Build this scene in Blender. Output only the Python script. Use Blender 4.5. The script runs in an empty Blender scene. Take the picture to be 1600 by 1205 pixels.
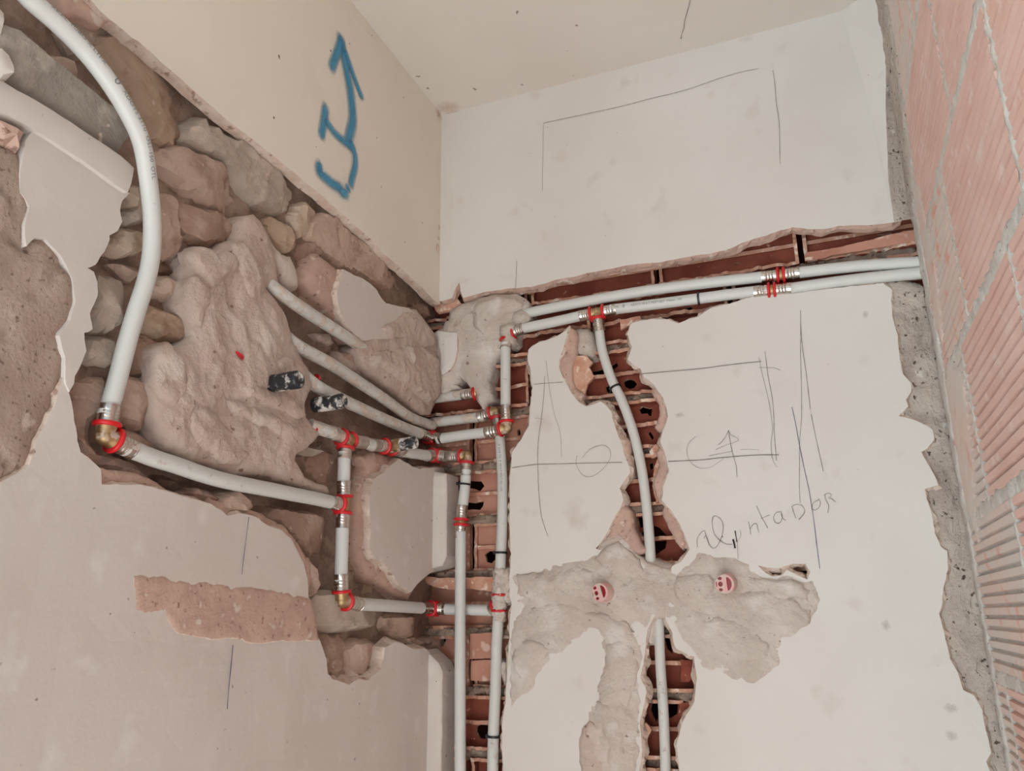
import bpy, bmesh, math, random
import numpy as np
from mathutils import Vector, Matrix, noise, geometry

random.seed(7)
SC = bpy.context.scene
COL = SC.collection
PI = math.pi

# ------------------------------------------------------------------ camera
CAM = np.array([0.6979, -1.3776, 1.4154])
YAW, PITCH, ROLL, FOCAL = -0.372, 0.285, -0.014, 1240.0
cy, sy, cp, sp = math.cos(YAW), math.sin(YAW), math.cos(PITCH), math.sin(PITCH)
FWD = np.array([sy * cp, cy * cp, sp])
RGT = np.array([cy, -sy, 0.0])
UPV = np.cross(RGT, FWD)
RT = math.cos(ROLL) * RGT + math.sin(ROLL) * UPV
UP = -math.sin(ROLL) * RGT + math.cos(ROLL) * UPV
cd = bpy.data.cameras.new('camera')
cam = bpy.data.objects.new('camera', cd)
COL.objects.link(cam)
cam.matrix_world = Matrix([[RT[0], UP[0], -FWD[0], CAM[0]], [RT[1], UP[1], -FWD[1], CAM[1]],
                           [RT[2], UP[2], -FWD[2], CAM[2]], [0, 0, 0, 1]])
cd.sensor_width = 36.0
cd.lens = FOCAL / 1600 * 36
cd.clip_start = 0.02
SC.camera = cam

# ------------------------------------------------------------------ light
world = bpy.data.worlds.new('world')
SC.world = world
world.use_nodes = True
bg = world.node_tree.nodes['Background']
bg.inputs[0].default_value = (0.84, 1.0, 1.10, 1)
bg.inputs[1].default_value = 0.86


def area(name, loc, target, size, power, col):
    l = bpy.data.lights.new(name, 'AREA')
    l.shape = 'RECTANGLE'
    l.size, l.size_y = size
    l.energy = power
    l.color = col
    o = bpy.data.objects.new(name, l)
    COL.objects.link(o)
    o.location = loc
    d = Vector(target) - Vector(loc)
    o.rotation_euler = d.to_track_quat('-Z', 'Y').to_euler()
    return o


# daylight through the doorway behind the camera, and the cooler balcony window beyond the end of the left wall
area('doorway_daylight', (0.35, -3.4, 0.7), (0.45, 0, 1.8), (0.9, 1.2), 12, (0.92, 1.0, 1.06))
area('balcony_daylight', (-0.75, -2.75, 1.0), (0.85, 0, 1.3), (0.7, 1.1), 25, (0.68, 1.0, 1.18))
# sun through the balcony side: it only reaches the floor behind the camera and comes back up as bounce
sl = bpy.data.lights.new('sun', 'SUN')
sl.energy = 28.0
sl.angle = 0.02
sl.color = (0.90, 1.0, 1.06)
sun = bpy.data.objects.new('sun', sl)
COL.objects.link(sun)
sun.rotation_euler = Vector((0.10, 0.42, -1.0)).to_track_quat('-Z', 'Y').to_euler()

SC.view_settings.view_transform = 'Standard'
SC.view_settings.look = 'None'
SC.view_settings.exposure = -0.22
SC.view_settings.gamma = 1.0
SC.view_settings.use_curve_mapping = False
SC.cycles.max_bounces = 6
SC.cycles.diffuse_bounces = 4
SC.cycles.use_denoising = True

# ------------------------------------------------------------------ the three wall planes
XR = 0.893          # plane of the new brick wall
ZC = 2.5            # ceiling


def ray(px, py):
    return RT * ((px - 800) / FOCAL) - UP * ((py - 602.5) / FOCAL) + FWD


class Plane:
    """wall coordinates u (along), v (height), h (out of the wall into the room)"""
    def __init__(self, k):
        self.k = k

    def p3(self, u, v, h=0.0):
        if self.k == 'L':
            return (h, u, v)
        if self.k == 'B':
            return (u, -h, v)
        if self.k == 'C':
            return (u, v, ZC - h)
        return (XR - h, u, v)

    def at(self, px, py, h=0.0):
        d = ray(px, py)
        if self.k == 'B':
            t = (-h - CAM[1]) / d[1]
            p = CAM + d * t
            return (p[0], p[2])
        if self.k == 'C':
            t = (ZC - h - CAM[2]) / d[2]
            p = CAM + d * t
            return (p[0], p[1])
        x0 = h if self.k == 'L' else XR - h
        t = (x0 - CAM[0]) / d[0]
        p = CAM + d * t
        return (p[1], p[2])


LW, BW, RW, CE = Plane('L'), Plane('B'), Plane('R'), Plane('C')


def pts(s):
    return [tuple(float(a) for a in q.split(',')) for q in s.split()]


def poly(pl, s, h=0.0):
    return [pl.at(x, y, h) for x, y in (pts(s) if isinstance(s, str) else s)]


# ------------------------------------------------------------------ object helpers
def link(name, me, parent=None, m=None):
    o = bpy.data.objects.new(name, me)
    COL.objects.link(o)
    if parent is not None:
        o.parent = parent
        if parent.type == 'EMPTY':
            o.matrix_parent_inverse = Matrix.Translation(-Vector(parent.location))
    if m is not None:
        for q in (m if isinstance(m, (list, tuple)) else [m]):
            me.materials.append(q)
    return o


def tag(o, label=None, cat=None, group=None, kind=None):
    if label: o['label'] = label
    if cat: o['category'] = cat
    if group: o['group'] = group
    if kind: o['kind'] = kind
    return o


def thing(name, loc, label, cat, group=None):
    e = bpy.data.objects.new(name, None)
    COL.objects.link(e)
    e.location = loc
    e.empty_display_size = 0.02
    return tag(e, label, cat, group)


def mesh(name, verts, faces, smooth=False, mats=None):
    me = bpy.data.meshes.new(name)
    me.from_pydata([tuple(v) for v in verts], [], [tuple(f) for f in faces])
    if mats is not None:
        me.polygons.foreach_set('material_index', mats)
    if smooth:
        me.polygons.foreach_set('use_smooth', [True] * len(me.polygons))
    me.update()
    return me


# ------------------------------------------------------------------ materials
def nt(name):
    m = bpy.data.materials.new(name)
    m.use_nodes = True
    n = m.node_tree.nodes
    return m, n, m.node_tree.links, n['Principled BSDF']


def mixcol(n, l, fac, a, b):
    x = n.new('ShaderNodeMix')
    x.data_type = 'RGBA'
    for i, s in ((0, fac), (6, a), (7, b)):
        if hasattr(s, 'is_output'):
            l.new(s, x.inputs[i])
        else:
            x.inputs[i].default_value = s if i == 0 else (*s, 1)
    return x.outputs[2]


def nz(n, l, co, scale, detail=4, rough=0.55, dist=0.0):
    t = n.new('ShaderNodeTexNoise')
    t.inputs['Scale'].default_value = scale
    t.inputs['Detail'].default_value = detail
    t.inputs['Roughness'].default_value = rough
    t.inputs['Distortion'].default_value = dist
    l.new(co, t.inputs['Vector'])
    return t.outputs[0]


def ramp(n, l, src, lo, hi, a=0.0, b=1.0):
    r = n.new('ShaderNodeMapRange')
    r.clamp = True
    for k, v in zip(('From Min', 'From Max', 'To Min', 'To Max'), (lo, hi, a, b)):
        r.inputs[k].default_value = v
    l.new(src, r.inputs['Value'])
    return r.outputs[0]


def matter(name, base, second, s2=6, k2=(0.4, 0.65), spots=None, bump=(60, 0.25, 0.004), rough=0.9, fine=None,
           rnd=0.0, stretch=None, third=None):
    """dry mineral surface: two tones mixed by noise, optional specks, bump"""
    m, n, l, b = nt(name)
    tc = n.new('ShaderNodeTexCoord')
    co = tc.outputs['Object']
    if stretch:
        mp = n.new('ShaderNodeMapping')
        mp.inputs['Scale'].default_value = stretch
        l.new(co, mp.inputs[0])
        co2 = mp.outputs[0]
    else:
        co2 = co
    c = mixcol(n, l, ramp(n, l, nz(n, l, co2, s2, 5), *k2), base, second)
    if third:
        col3, s3, k3 = third
        c = mixcol(n, l, ramp(n, l, nz(n, l, co, s3, 5, 0.6), *k3), c, col3)
    if spots:
        for col, sc, lo, hi in spots:
            c = mixcol(n, l, ramp(n, l, nz(n, l, co, sc, 2, 0.5), lo, hi), c, col)
    if rnd:
        oi = n.new('ShaderNodeObjectInfo')
        hs = n.new('ShaderNodeHueSaturation')
        l.new(ramp(n, l, oi.outputs['Random'], 0, 1, 1 - rnd, 1 + rnd), hs.inputs['Value'])
        l.new(c, hs.inputs['Color'])
        c = hs.outputs[0]
    l.new(c, b.inputs['Base Color'])
    b.inputs['Roughness'].default_value = rough
    b.inputs['Specular IOR Level'].default_value = 0.25
    sc, st, di = bump
    bp = n.new('ShaderNodeBump')
    bp.inputs['Strength'].default_value = st
    bp.inputs['Distance'].default_value = di
    l.new(nz(n, l, co, sc, 6, 0.62), bp.inputs['Height'])
    l.new(bp.outputs[0], b.inputs['Normal'])
    return m


def plain(name, col, rough=0.5, metal=0.0, spec=0.5):
    m, n, l, b = nt(name)
    b.inputs['Base Color'].default_value = (*col, 1)
    b.inputs['Roughness'].default_value = rough
    b.inputs['Metallic'].default_value = metal
    b.inputs['Specular IOR Level'].default_value = spec
    return m


def S(r, g, b):
    f = lambda c: (c / 255 / 12.92) if c <= 10 else ((c / 255 + 0.055) / 1.055) ** 2.4
    return (f(r), f(g), f(b))


DARKSPECK = (0.10, 0.085, 0.075)
M_PLASTER = matter('gypsum_plaster', S(219, 212, 205), S(212, 203, 195), 3, (0.35, 0.7),
                   spots=[(S(150, 136, 126), 95, 0.755, 0.775), (S(206, 196, 187), 16, 0.62, 0.76)],
                   bump=(45, 0.10, 0.004), rough=0.75)
M_PLASTER_OLD = matter('gypsum_plaster_left', S(212, 202, 194), S(204, 192, 183), 3, (0.35, 0.7),
                       spots=[(S(150, 132, 122), 90, 0.73, 0.77), (S(216, 207, 199), 22, 0.6, 0.75)],
                       bump=(40, 0.16, 0.004), rough=0.8)
M_PAINT_UP = matter('dirty_upper_plaster', S(234, 224, 211), S(228, 216, 202), 2.5, (0.35, 0.7),
                    spots=[(S(130, 112, 100), 55, 0.745, 0.77)], bump=(30, 0.06, 0.004), rough=0.8)
M_CEIL = matter('ceiling_plaster', S(220, 211, 202), S(214, 203, 193), 2.5, (0.35, 0.7),
                spots=[(S(150, 132, 120), 45, 0.745, 0.77)], bump=(30, 0.06, 0.004), rough=0.8)
M_BREAK = matter('broken_plaster_edge', S(208, 184, 168), S(222, 204, 190), 40, (0.4, 0.62),
                 spots=[(S(170, 140, 124), 90, 0.6, 0.7)], bump=(160, 0.6, 0.004))
M_UNDER = matter('undercoat_plaster', S(200, 168, 152), S(188, 156, 142), 25, (0.4, 0.6),
                 spots=[(S(214, 196, 182), 50, 0.62, 0.7), (S(150, 118, 104), 120, 0.64, 0.72)],
                 bump=(110, 0.4, 0.004))
M_SMEAR = matter('trowelled_mortar_left', S(205, 184, 172), S(192, 168, 155), 12, (0.4, 0.62),
                 spots=[(S(214, 198, 186), 18, 0.56, 0.68), (S(140, 112, 98), 85, 0.69, 0.75)],
                 bump=(90, 0.75, 0.006))
M_SMEAR_B = matter('trowelled_mortar_back', S(210, 196, 185), S(198, 182, 170), 12, (0.4, 0.62),
                   spots=[(S(220, 210, 202), 16, 0.56, 0.68), (S(150, 128, 116), 95, 0.69, 0.75)],
                   bump=(90, 0.8, 0.006))
M_CEMENT = matter('brown_cement_render', S(182, 160, 146), S(166, 143, 129), 14, (0.38, 0.62),
                  spots=[(S(200, 180, 166), 32, 0.64, 0.7), (S(132, 110, 98), 150, 0.62, 0.7)],
                  bump=(170, 0.7, 0.004))
M_RENDER_R = matter('grey_brown_render', S(202, 187, 174), S(186, 170, 158), 18, (0.4, 0.6),
                    spots=[(S(214, 204, 194), 48, 0.68, 0.71), (S(96, 82, 72), 110, 0.64, 0.7)],
                    bump=(120, 0.8, 0.006))
M_RUBBLE = matter('earth_mortar', S(172, 146, 130), S(142, 116, 102), 22, (0.38, 0.62),
                  spots=[(S(160, 134, 118), 45, 0.62, 0.7)], bump=(120, 0.9, 0.008), rough=0.95)
ST = {}
for key, a, b2, c3 in (('beige', S(198, 172, 156), S(182, 154, 138), S(160, 132, 116)),
                       ('ochre', S(190, 166, 144), S(178, 150, 130), S(150, 118, 98)),
                       ('brown', S(168, 138, 122), S(148, 120, 104), S(184, 158, 142)),
                       ('grey', S(188, 172, 158), S(170, 154, 140), S(202, 184, 170)),
                       ('pale', S(206, 184, 166), S(190, 166, 146), S(160, 134, 112)),
                       ('slab', S(150, 140, 130), S(136, 126, 116), S(172, 158, 146)),
                       ('dark', S(132, 106, 90), S(112, 88, 74), S(156, 130, 112))):
    ST[key] = matter('stone_' + key, a, b2, 14, (0.36, 0.66), spots=[(S(206, 184, 168), 55, 0.66, 0.72)],
                     bump=(70, 0.55, 0.006), rnd=0.08, third=(c3, 22, (0.52, 0.66)))
M_BRICK_IN = matter('clay_cell_red', S(150, 82, 64), S(130, 66, 52), 18, (0.4, 0.6),
                    spots=[(S(196, 150, 130), 60, 0.68, 0.74)], bump=(60, 0.25, 0.003), rnd=0.06)
M_BRICK_DUSTY = matter('clay_cell_dusty', S(190, 138, 118), S(178, 122, 103), 10, (0.38, 0.62),
                       spots=[(S(208, 176, 160), 40, 0.62, 0.72)], bump=(60, 0.25, 0.003), rnd=0.05)
M_BRICK_CUT = matter('clay_broken_edge', S(206, 160, 138), S(190, 136, 112), 40, (0.4, 0.6),
                     spots=[(S(226, 204, 186), 70, 0.58, 0.68)], bump=(120, 0.5, 0.003))
M_CELL_SHADE = plain('cell_shade', S(66, 34, 28), 0.95, 0, 0.1)  # dark red standing in for the shade deep inside the cells
M_JOINT = matter('old_grey_mortar', S(164, 142, 126), S(144, 120, 104), 30, (0.4, 0.6),
                 spots=[(S(96, 76, 66), 130, 0.6, 0.68)], bump=(120, 0.9, 0.006))
M_NEWBRICK = matter('ribbed_clay', S(220, 184, 171), S(211, 168, 153), 9, (0.36, 0.66), stretch=(3, 0.6, 3),
                    spots=[(S(222, 196, 184), 30, 0.6, 0.75), (S(240, 226, 216), 150, 0.76, 0.78)],
                    bump=(110, 0.16, 0.002), rnd=0.05)
M_NEWBRICK_D = matter('ribbed_clay_dusty', S(216, 188, 175), S(208, 194, 184), 7, (0.36, 0.64), stretch=(3, 0.8, 3),
                      spots=[(S(216, 160, 142), 24, 0.6, 0.72)], bump=(110, 0.2, 0.002), rnd=0.03)
M_NEWMORTAR = matter('new_grey_mortar', S(208, 199, 190), S(196, 185, 175), 24, (0.4, 0.6),
                     spots=[(S(120, 108, 100), 120, 0.68, 0.74)], bump=(130, 0.8, 0.004))


def lap_bump(m, scale, dist, stretch=(1, 1, 1), n_laps=5.0):
    """crisp trowel laps: saw-tooth of a distorted noise added under the fine bump"""
    n, l = m.node_tree.nodes, m.node_tree.links
    b = n['Principled BSDF']
    tc = n.new('ShaderNodeTexCoord')
    mp = n.new('ShaderNodeMapping')
    mp.inputs['Scale'].default_value = stretch
    l.new(tc.outputs['Object'], mp.inputs[0])
    t = nz(n, l, mp.outputs[0], scale, 7, 0.62, 1.2)
    mu = n.new('ShaderNodeMath'); mu.operation = 'MULTIPLY'; mu.inputs[1].default_value = n_laps
    fr = n.new('ShaderNodeMath'); fr.operation = 'FRACT'
    l.new(t, mu.inputs[0]); l.new(mu.outputs[0], fr.inputs[0])
    bp = n.new('ShaderNodeBump')
    bp.inputs['Strength'].default_value = 0.9
    bp.inputs['Distance'].default_value = dist
    l.new(fr.outputs[0], bp.inputs['Height'])
    old = [x for x in n if x.type == 'BUMP' and x is not bp][0]
    l.new(bp.outputs[0], old.inputs['Normal'])
    return m


lap_bump(M_SMEAR, 9, 0.004, (1, 1, 1), 2.6)
lap_bump(M_SMEAR_B, 9, 0.0035, (1, 1, 1.4), 2.6)
lap_bump(M_CEMENT, 9, 0.002, (1, 1, 1), 2.0)
lap_bump(M_RENDER_R, 14, 0.004, (1.6, 1, 0.7))
lap_bump(M_UNDER, 12, 0.0016, (1, 1, 1.6), 2.2)
for _m in ST.values():
    lap_bump(_m, 8, 0.004, (1, 1, 1.8), 2.5)
M_FLOOR = matter('dusty_concrete', S(206, 198, 190), S(190, 182, 174), 3, (0.4, 0.6), bump=(40, 0.3, 0.004))

DUST = S(206, 186, 170)


def pipe_mat(name, col, k, dustcol=DUST):
    m, n, l, b = nt(name)
    co = n.new('ShaderNodeTexCoord').outputs['Object']
    f = ramp(n, l, nz(n, l, co, 55, 5, 0.65), k, k + 0.10)
    l.new(mixcol(n, l, f, col, dustcol), b.inputs['Base Color'])
    l.new(ramp(n, l, f, 0, 1, 0.42, 0.9), b.inputs['Roughness'])
    bp = n.new('ShaderNodeBump')
    bp.inputs['Strength'].default_value = 0.6
    bp.inputs['Distance'].default_value = 0.002
    l.new(f, bp.inputs['Height'])
    l.new(bp.outputs[0], b.inputs['Normal'])
    return m


M_PIPE = pipe_mat('white_plastic_pipe', S(208, 206, 201), 0.68)
M_PIPE_SPECK = pipe_mat('white_plastic_pipe_speckled', S(206, 204, 198), 0.60)
M_PIPE_DUST = pipe_mat('white_plastic_pipe_dusty', S(204, 200, 193), 0.50)
M_RED = plain('red_plastic', S(206, 30, 36), 0.35)
M_RED_D = pipe_mat('red_plastic_dusty', S(200, 34, 40), 0.60)
M_DEEPRED = plain('deep_red_plastic', S(140, 6, 22), 0.4)
M_PINKDUST = matter('plaster_dust_on_red', S(228, 168, 164), S(208, 186, 174), 130, (0.40, 0.56), bump=(150, 0.3, 0.002))
M_BLACK = plain('black_nylon', S(34, 32, 34), 0.4)
M_PLUG = pipe_mat('black_rubber_plaster_spots', S(34, 34, 38), 0.465, S(214, 206, 198))
M_PRINT = plain('grey_pipe_print', S(112, 112, 116), 0.6)
M_PENCIL = plain('pencil_graphite', S(124, 114, 110), 0.7)
M_INK = plain('blue_ink', S(90, 92, 130), 0.7)
M_MARKER = plain('black_marker', S(40, 34, 34), 0.7)


def metal(name, col, rough, k=0.62):
    m, n, l, b = nt(name)
    co = n.new('ShaderNodeTexCoord').outputs['Object']
    f = ramp(n, l, nz(n, l, co, 70, 4, 0.6), k, k + 0.08)
    l.new(mixcol(n, l, f, col, S(190, 170, 156)), b.inputs['Base Color'])
    b.inputs['Metallic'].default_value = 1
    l.new(ramp(n, l, f, 0, 1, 1, 0), b.inputs['Metallic'])
    l.new(ramp(n, l, f, 0, 1, rough, 0.9), b.inputs['Roughness'])
    return m


M_STEEL = metal('steel_sleeve', S(206, 198, 190), 0.26)
M_STEEL_D = metal('steel_sleeve_dusty', S(190, 180, 172), 0.38, 0.52)
M_BRASS = metal('brass', S(182, 154, 114), 0.5, 0.54)


def spray_mat():
    m, n, l, b = nt('blue_spray_paint')
    b.inputs['Base Color'].default_value = (*S(62, 142, 178), 1)
    b.inputs['Roughness'].default_value = 0.6
    a = n.new('ShaderNodeAttribute')
    a.attribute_name = 'cover'
    co = n.new('ShaderNodeTexCoord').outputs['Object']
    g = nz(n, l, co, 700, 2)
    ad = n.new('ShaderNodeMath'); ad.operation = 'MULTIPLY_ADD'
    l.new(g, ad.inputs[0]); ad.inputs[1].default_value = 0.5; ad.inputs[2].default_value = -0.25
    s = n.new('ShaderNodeMath'); s.operation = 'ADD'
    l.new(a.outputs['Fac'], s.inputs[0]); l.new(ad.outputs[0], s.inputs[1])
    l.new(ramp(n, l, s.outputs[0], 0.10, 0.9), b.inputs['Alpha'])
    return m


M_SPRAY = spray_mat()


# ------------------------------------------------------------------ planar relief meshes
def rough_loop(p, step=0.006, amp=0.003, seed=0.0, keep=None):
    """subdivide a closed (u,v) outline and shake it with fractal noise; edges touching keep() stay straight"""
    out = []
    n = len(p)
    for i in range(n):
        a, b = p[i], p[(i + 1) % n]
        d = math.hypot(b[0] - a[0], b[1] - a[1])
        if keep and keep(a) and keep(b):
            out.append(a)
            continue
        k = max(1, int(d / step))
        for j in range(k):
            t = j / k
            u, v = a[0] + (b[0] - a[0]) * t, a[1] + (b[1] - a[1]) * t
            if keep and j == 0 and keep(a):
                out.append((u, v))
                continue
            q = Vector((u * 1.0, v * 1.0, seed))
            nx = noise.noise(q * 45) + 0.6 * noise.noise(q * 120) + 0.35 * noise.noise(q * 260)
            ny = noise.noise(q * 45 + Vector((9, 3, 5))) + 0.6 * noise.noise(q * 120 + Vector((9, 3, 5))) + 0.35 * noise.noise(q * 260 + Vector((1, 7, 5)))
            out.append((u + nx * amp, v + ny * amp))
    return out


def inside(P, p):
    x, y = P[:, 0], P[:, 1]
    r = np.zeros(len(P), bool)
    n = len(p)
    for i in range(n):
        x1, y1 = p[i]
        x2, y2 = p[(i + 1) % n]
        if y1 == y2:
            continue
        c = ((y1 > y) != (y2 > y)) & (x < (x2 - x1) * (y - y1) / (y2 - y1) + x1)
        r ^= c
    return r


def dist_to(P, loops):
    d = np.full(len(P), 9.0)
    for p in loops:
        A = np.array(p)
        Bv = np.roll(A, -1, 0)
        for a, b in zip(A, Bv):
            ab = b - a
            L = ab @ ab + 1e-12
            t = np.clip(((P - a) @ ab) / L, 0, 1)
            q = P - a - t[:, None] * ab
            d = np.minimum(d, np.hypot(q[:, 0], q[:, 1]))
    return d


def triangulate(outer, holes, grid, jitter=0.3, rng=None):
    V = [tuple(q) for q in outer]
    E = [(i, (i + 1) % len(outer)) for i in range(len(outer))]
    for hset in holes:
        s = len(V)
        V += [tuple(q) for q in hset]
        E += [(s + i, s + (i + 1) % len(hset)) for i in range(len(hset))]
    if grid:
        A = np.array(outer)
        lo, hi = A.min(0), A.max(0)
        gx = np.arange(lo[0] + grid / 2, hi[0], grid)
        gy = np.arange(lo[1] + grid / 2, hi[1], grid)
        G = np.array([(a, b) for a in gx for b in gy]) if len(gx) and len(gy) else np.zeros((0, 2))
        if len(G):
            rs = np.random.RandomState(11)
            G = G + (rs.rand(*G.shape) - 0.5) * grid * jitter
            k = inside(G, outer)
            for hset in holes:
                k &= ~inside(G, hset)
            G = G[k]
            if len(G):
                G = G[dist_to(G, [outer] + list(holes)) > grid * 0.45]
                V += [tuple(q) for q in G]
    r = geometry.delaunay_2d_cdt([Vector(q) for q in V], E, [], 0, 1e-7)
    P = np.array([(q.x, q.y) for q in r[0]])
    T = np.array([list(f) for f in r[2] if len(f) == 3])
    c = P[T].mean(1)
    k = inside(c, outer)
    for hset in holes:
        k &= ~inside(c, hset)
    T = T[k]
    used = np.unique(T)
    mp = -np.ones(len(P), int)
    mp[used] = np.arange(len(used))
    return P[used], mp[T]


def relief(name, pl, outer, holes=(), hf=None, mats=None, grid=0.0, side=0.02, spread=0.003, lip=0.0, parent=None,
           smooth=False, seed=0.0, straight=None, rag=1.0):
    """triangulated sheet over an outline, height hf(u,v,d) out of the wall, with ragged sides going back into the wall.
    mats = (face, side)"""
    P, T = triangulate(outer, holes, grid)
    # orientation: make (u,v) triangles face out of the wall
    a, b, c = P[T[:, 0]], P[T[:, 1]], P[T[:, 2]]
    ccw = ((b - a)[:, 0] * (c - a)[:, 1] - (b - a)[:, 1] * (c - a)[:, 0]) > 0
    want = {'L': True, 'B': True, 'R': False, 'C': False}[pl.k]
    fl = ccw != want
    T[fl] = T[fl][:, ::-1]
    if hf is not None:
        d = dist_to(P, [outer] + list(holes))
        H = [hf(u, v, dd) for (u, v), dd in zip(P, d)]
    else:
        H = [0.0] * len(P)
    V = [pl.p3(u, v, h) for (u, v), h in zip(P, H)]
    F = [tuple(t) for t in T]
    mi = [0] * len(F)
    if side > 0:
        cnt = {}
        for t in F:
            for i in range(3):
                e = (t[i], t[(i + 1) % 3])
                k = (min(e), max(e))
                cnt[k] = None if k in cnt else e
        be = [e for e in cnt.values() if e is not None]
        nrm = {}
        s = 1 if want else -1
        for i, j in be:
            dx, dy = P[j] - P[i]
            L = math.hypot(dx, dy) + 1e-9
            for q in (i, j):
                n0 = nrm.setdefault(q, [0, 0])
                n0[0] += s * dy / L
                n0[1] += -s * dx / L
        r1, r2 = {}, {}
        for q, (nx, ny) in nrm.items():
            L = math.hypot(nx, ny) + 1e-9
            nx, ny = nx / L, ny / L
            u, v = P[q]
            if straight and straight(u, v):
                k1 = k2 = 0.0
            else:
                w = Vector((u * 90, v * 90, seed + 3))
                k1 = spread * max(0.05, 0.6 + 0.9 * rag * noise.noise(w))
                k2 = spread * max(0.1, 1.0 + 1.3 * rag * noise.noise(w * 0.6 + Vector((4, 4, 4))))
            r1[q] = len(V); V.append(pl.p3(u + nx * k1, v + ny * k1, H[q] - side * (0.35 + 0.2 * rag * noise.noise(Vector((u * 200, v * 200, 1))))))
            r2[q] = len(V); V.append(pl.p3(u + nx * k2, v + ny * k2, H[q] - side))
        for i, j in be:
            F += [(j, i, r1[i], r1[j]), (r1[j], r1[i], r2[i], r2[j])]
            mi += [1, 1]
    me = mesh(name, V, F, False, mi)
    if smooth:
        me.polygons.foreach_set('use_smooth', [m == 0 for m in mi] if smooth == 'face' else [True] * len(mi))
    return link(name, me, parent, mats)


def fbm(u, v, s, seed, octs=4):
    q = Vector((u * s, v * s, seed))
    a, t = 1.0, 0.0
    for _ in range(octs):
        t += a * noise.noise(q)
        q = q * 2.1
        a *= 0.5
    return t


# ------------------------------------------------------------------ structure: walls, ceiling, floor
def box(name, lo, hi, m, parent=None):
    x0, y0, z0 = lo
    x1, y1, z1 = hi
    V = [(x0, y0, z0), (x1, y0, z0), (x1, y1, z0), (x0, y1, z0), (x0, y0, z1), (x1, y0, z1), (x1, y1, z1), (x0, y1, z1)]
    F = [(0, 3, 2, 1), (4, 5, 6, 7), (0, 1, 5, 4), (1, 2, 6, 5), (2, 3, 7, 6), (3, 0, 4, 7)]
    return link(name, mesh(name, V, F), parent, m)


tag(box('floor', (-2.2, -4.2, -0.08), (1.9, 0.3, 0.0), M_FLOOR), kind='structure')
tag(box('ceiling', (-0.25, -2.3, ZC), (1.15, 0.25, ZC + 0.1), M_CEIL), kind='structure')
wall_left = thing('wall_left', (0, 0, 0), None, None)
wall_back = thing('wall_back', (0, 0, 0), None, None)
wall_right = thing('wall_right', (XR, 0, 0), None, None)
for w in (wall_left, wall_back, wall_right):
    w['kind'] = 'structure'

# ---------------- left wall plaster
YE = -1.32
SEED = [0.0]


def sd():
    SEED[0] += 1.37
    return SEED[0]


def flat_edge(lo):
    return lambda q: q[1] > ZC - 1e-4 or q[0] < YE + 1e-4 or q[1] < lo + 1e-4


def undul(u, v, d):
    return 0.0012 * fbm(u, v, 9, 2.0, 3)


ledge = ("688,476 675,466 655,445 640,432 625,418 600,397 580,374 560,357 540,338 520,321 500,303 480,287 460,270 "
         "440,254 420,238 400,222 375,202 350,183 325,161 300,140 275,117 250,96 232,78 215,64 205,58 192,46 170,30 155,15 140,-2 110,-32 40,-95")
up = [(YE, ZC), (0.0, ZC)] + poly(LW, ledge)
up.append((YE, up[-1][1] + 0.02))
keepU = lambda q: q[1] > ZC - 1e-4 or q[0] < YE + 1e-4 or q[0] > -1e-4
relief('upper_plaster', LW, rough_loop(up, 0.008, 0.0008, sd(), keepU), hf=undul, mats=(M_PAINT_UP, M_BREAK), grid=0.05,
       side=0.016, spread=0.004, rag=0.35, parent=wall_left, straight=lambda u, v: keepU((u, v)))

low = ("692,1044 680,1030 672,1019 662,1012 650,1016 637,1010 620,1003 602,1012 600,1030 596,1046 575,1063 560,1061 545,1070 522,1062 "
       "512,1053 510,1030 500,1002 491,985 483,930 481,905 474,880 464,860 454,842 440,829 415,821 400,809 375,802 355,806 "
       "345,797 330,788 310,782 285,775 260,767 220,758 190,757 158,757 158,734 145,722 126,706 120,690 115,660 110,625 105,602 "
       "98,592 90,612 84,640 72,666 58,688 55,706 46,728 24,741 0,754 -60,768 -130,790")
lowp = poly(LW, low)
low_poly = [(0.0, 0.0)] + [(-0.003, 1.26)] + lowp + [(YE, lowp[-1][1]), (YE, 0.0)]
keepL = lambda q: q[1] < 1e-4 or q[0] < YE + 1e-4 or q[0] > -0.004
relief('lower_plaster', LW, rough_loop(low_poly, 0.006, 0.0014, sd(), keepL), hf=lambda u, v, d: undul(u, v, d) * 1.6, mats=(M_PLASTER_OLD, M_BREAK),
       grid=0.03, side=0.022, spread=0.006, parent=wall_left, straight=lambda u, v: keepL((u, v)))

bay = ("584,748 600,738 612,727 624,717 640,726 655,733 668,731 699,730 702,760 702,800 701,850 697,884 684,892 672,896 660,906 650,916 643,925 "
       "634,920 625,916 617,903 610,892 598,880 585,871 578,858 579,830 578,800 577,775")
relief('bay_plaster', LW, rough_loop(poly(LW, bay), 0.005, 0.0016, sd()), hf=undul, mats=(M_PLASTER_OLD, M_BREAK), grid=0.03,
       side=0.022, spread=0.004, parent=wall_left)
relief('undercoat', LW, rough_loop(poly(LW, "566,714 585,705 615,712 640,722 640,740 600,760 590,800 592,850 610,880 640,905 652,920 640,938 618,930 600,916 "
       "580,905 566,880 560,850 556,820 558,790 562,765 570,745 575,728", -0.012), 0.006, 0.002, sd()),
       hf=lambda u, v, d: -0.012 - 0.006 * math.exp(-d / 0.006) + 0.003 * fbm(u, v, 40, 3), mats=(M_UNDER, M_UNDER), grid=0.007, side=0.05, spread=0.004,
       parent=wall_left, smooth=True)

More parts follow.
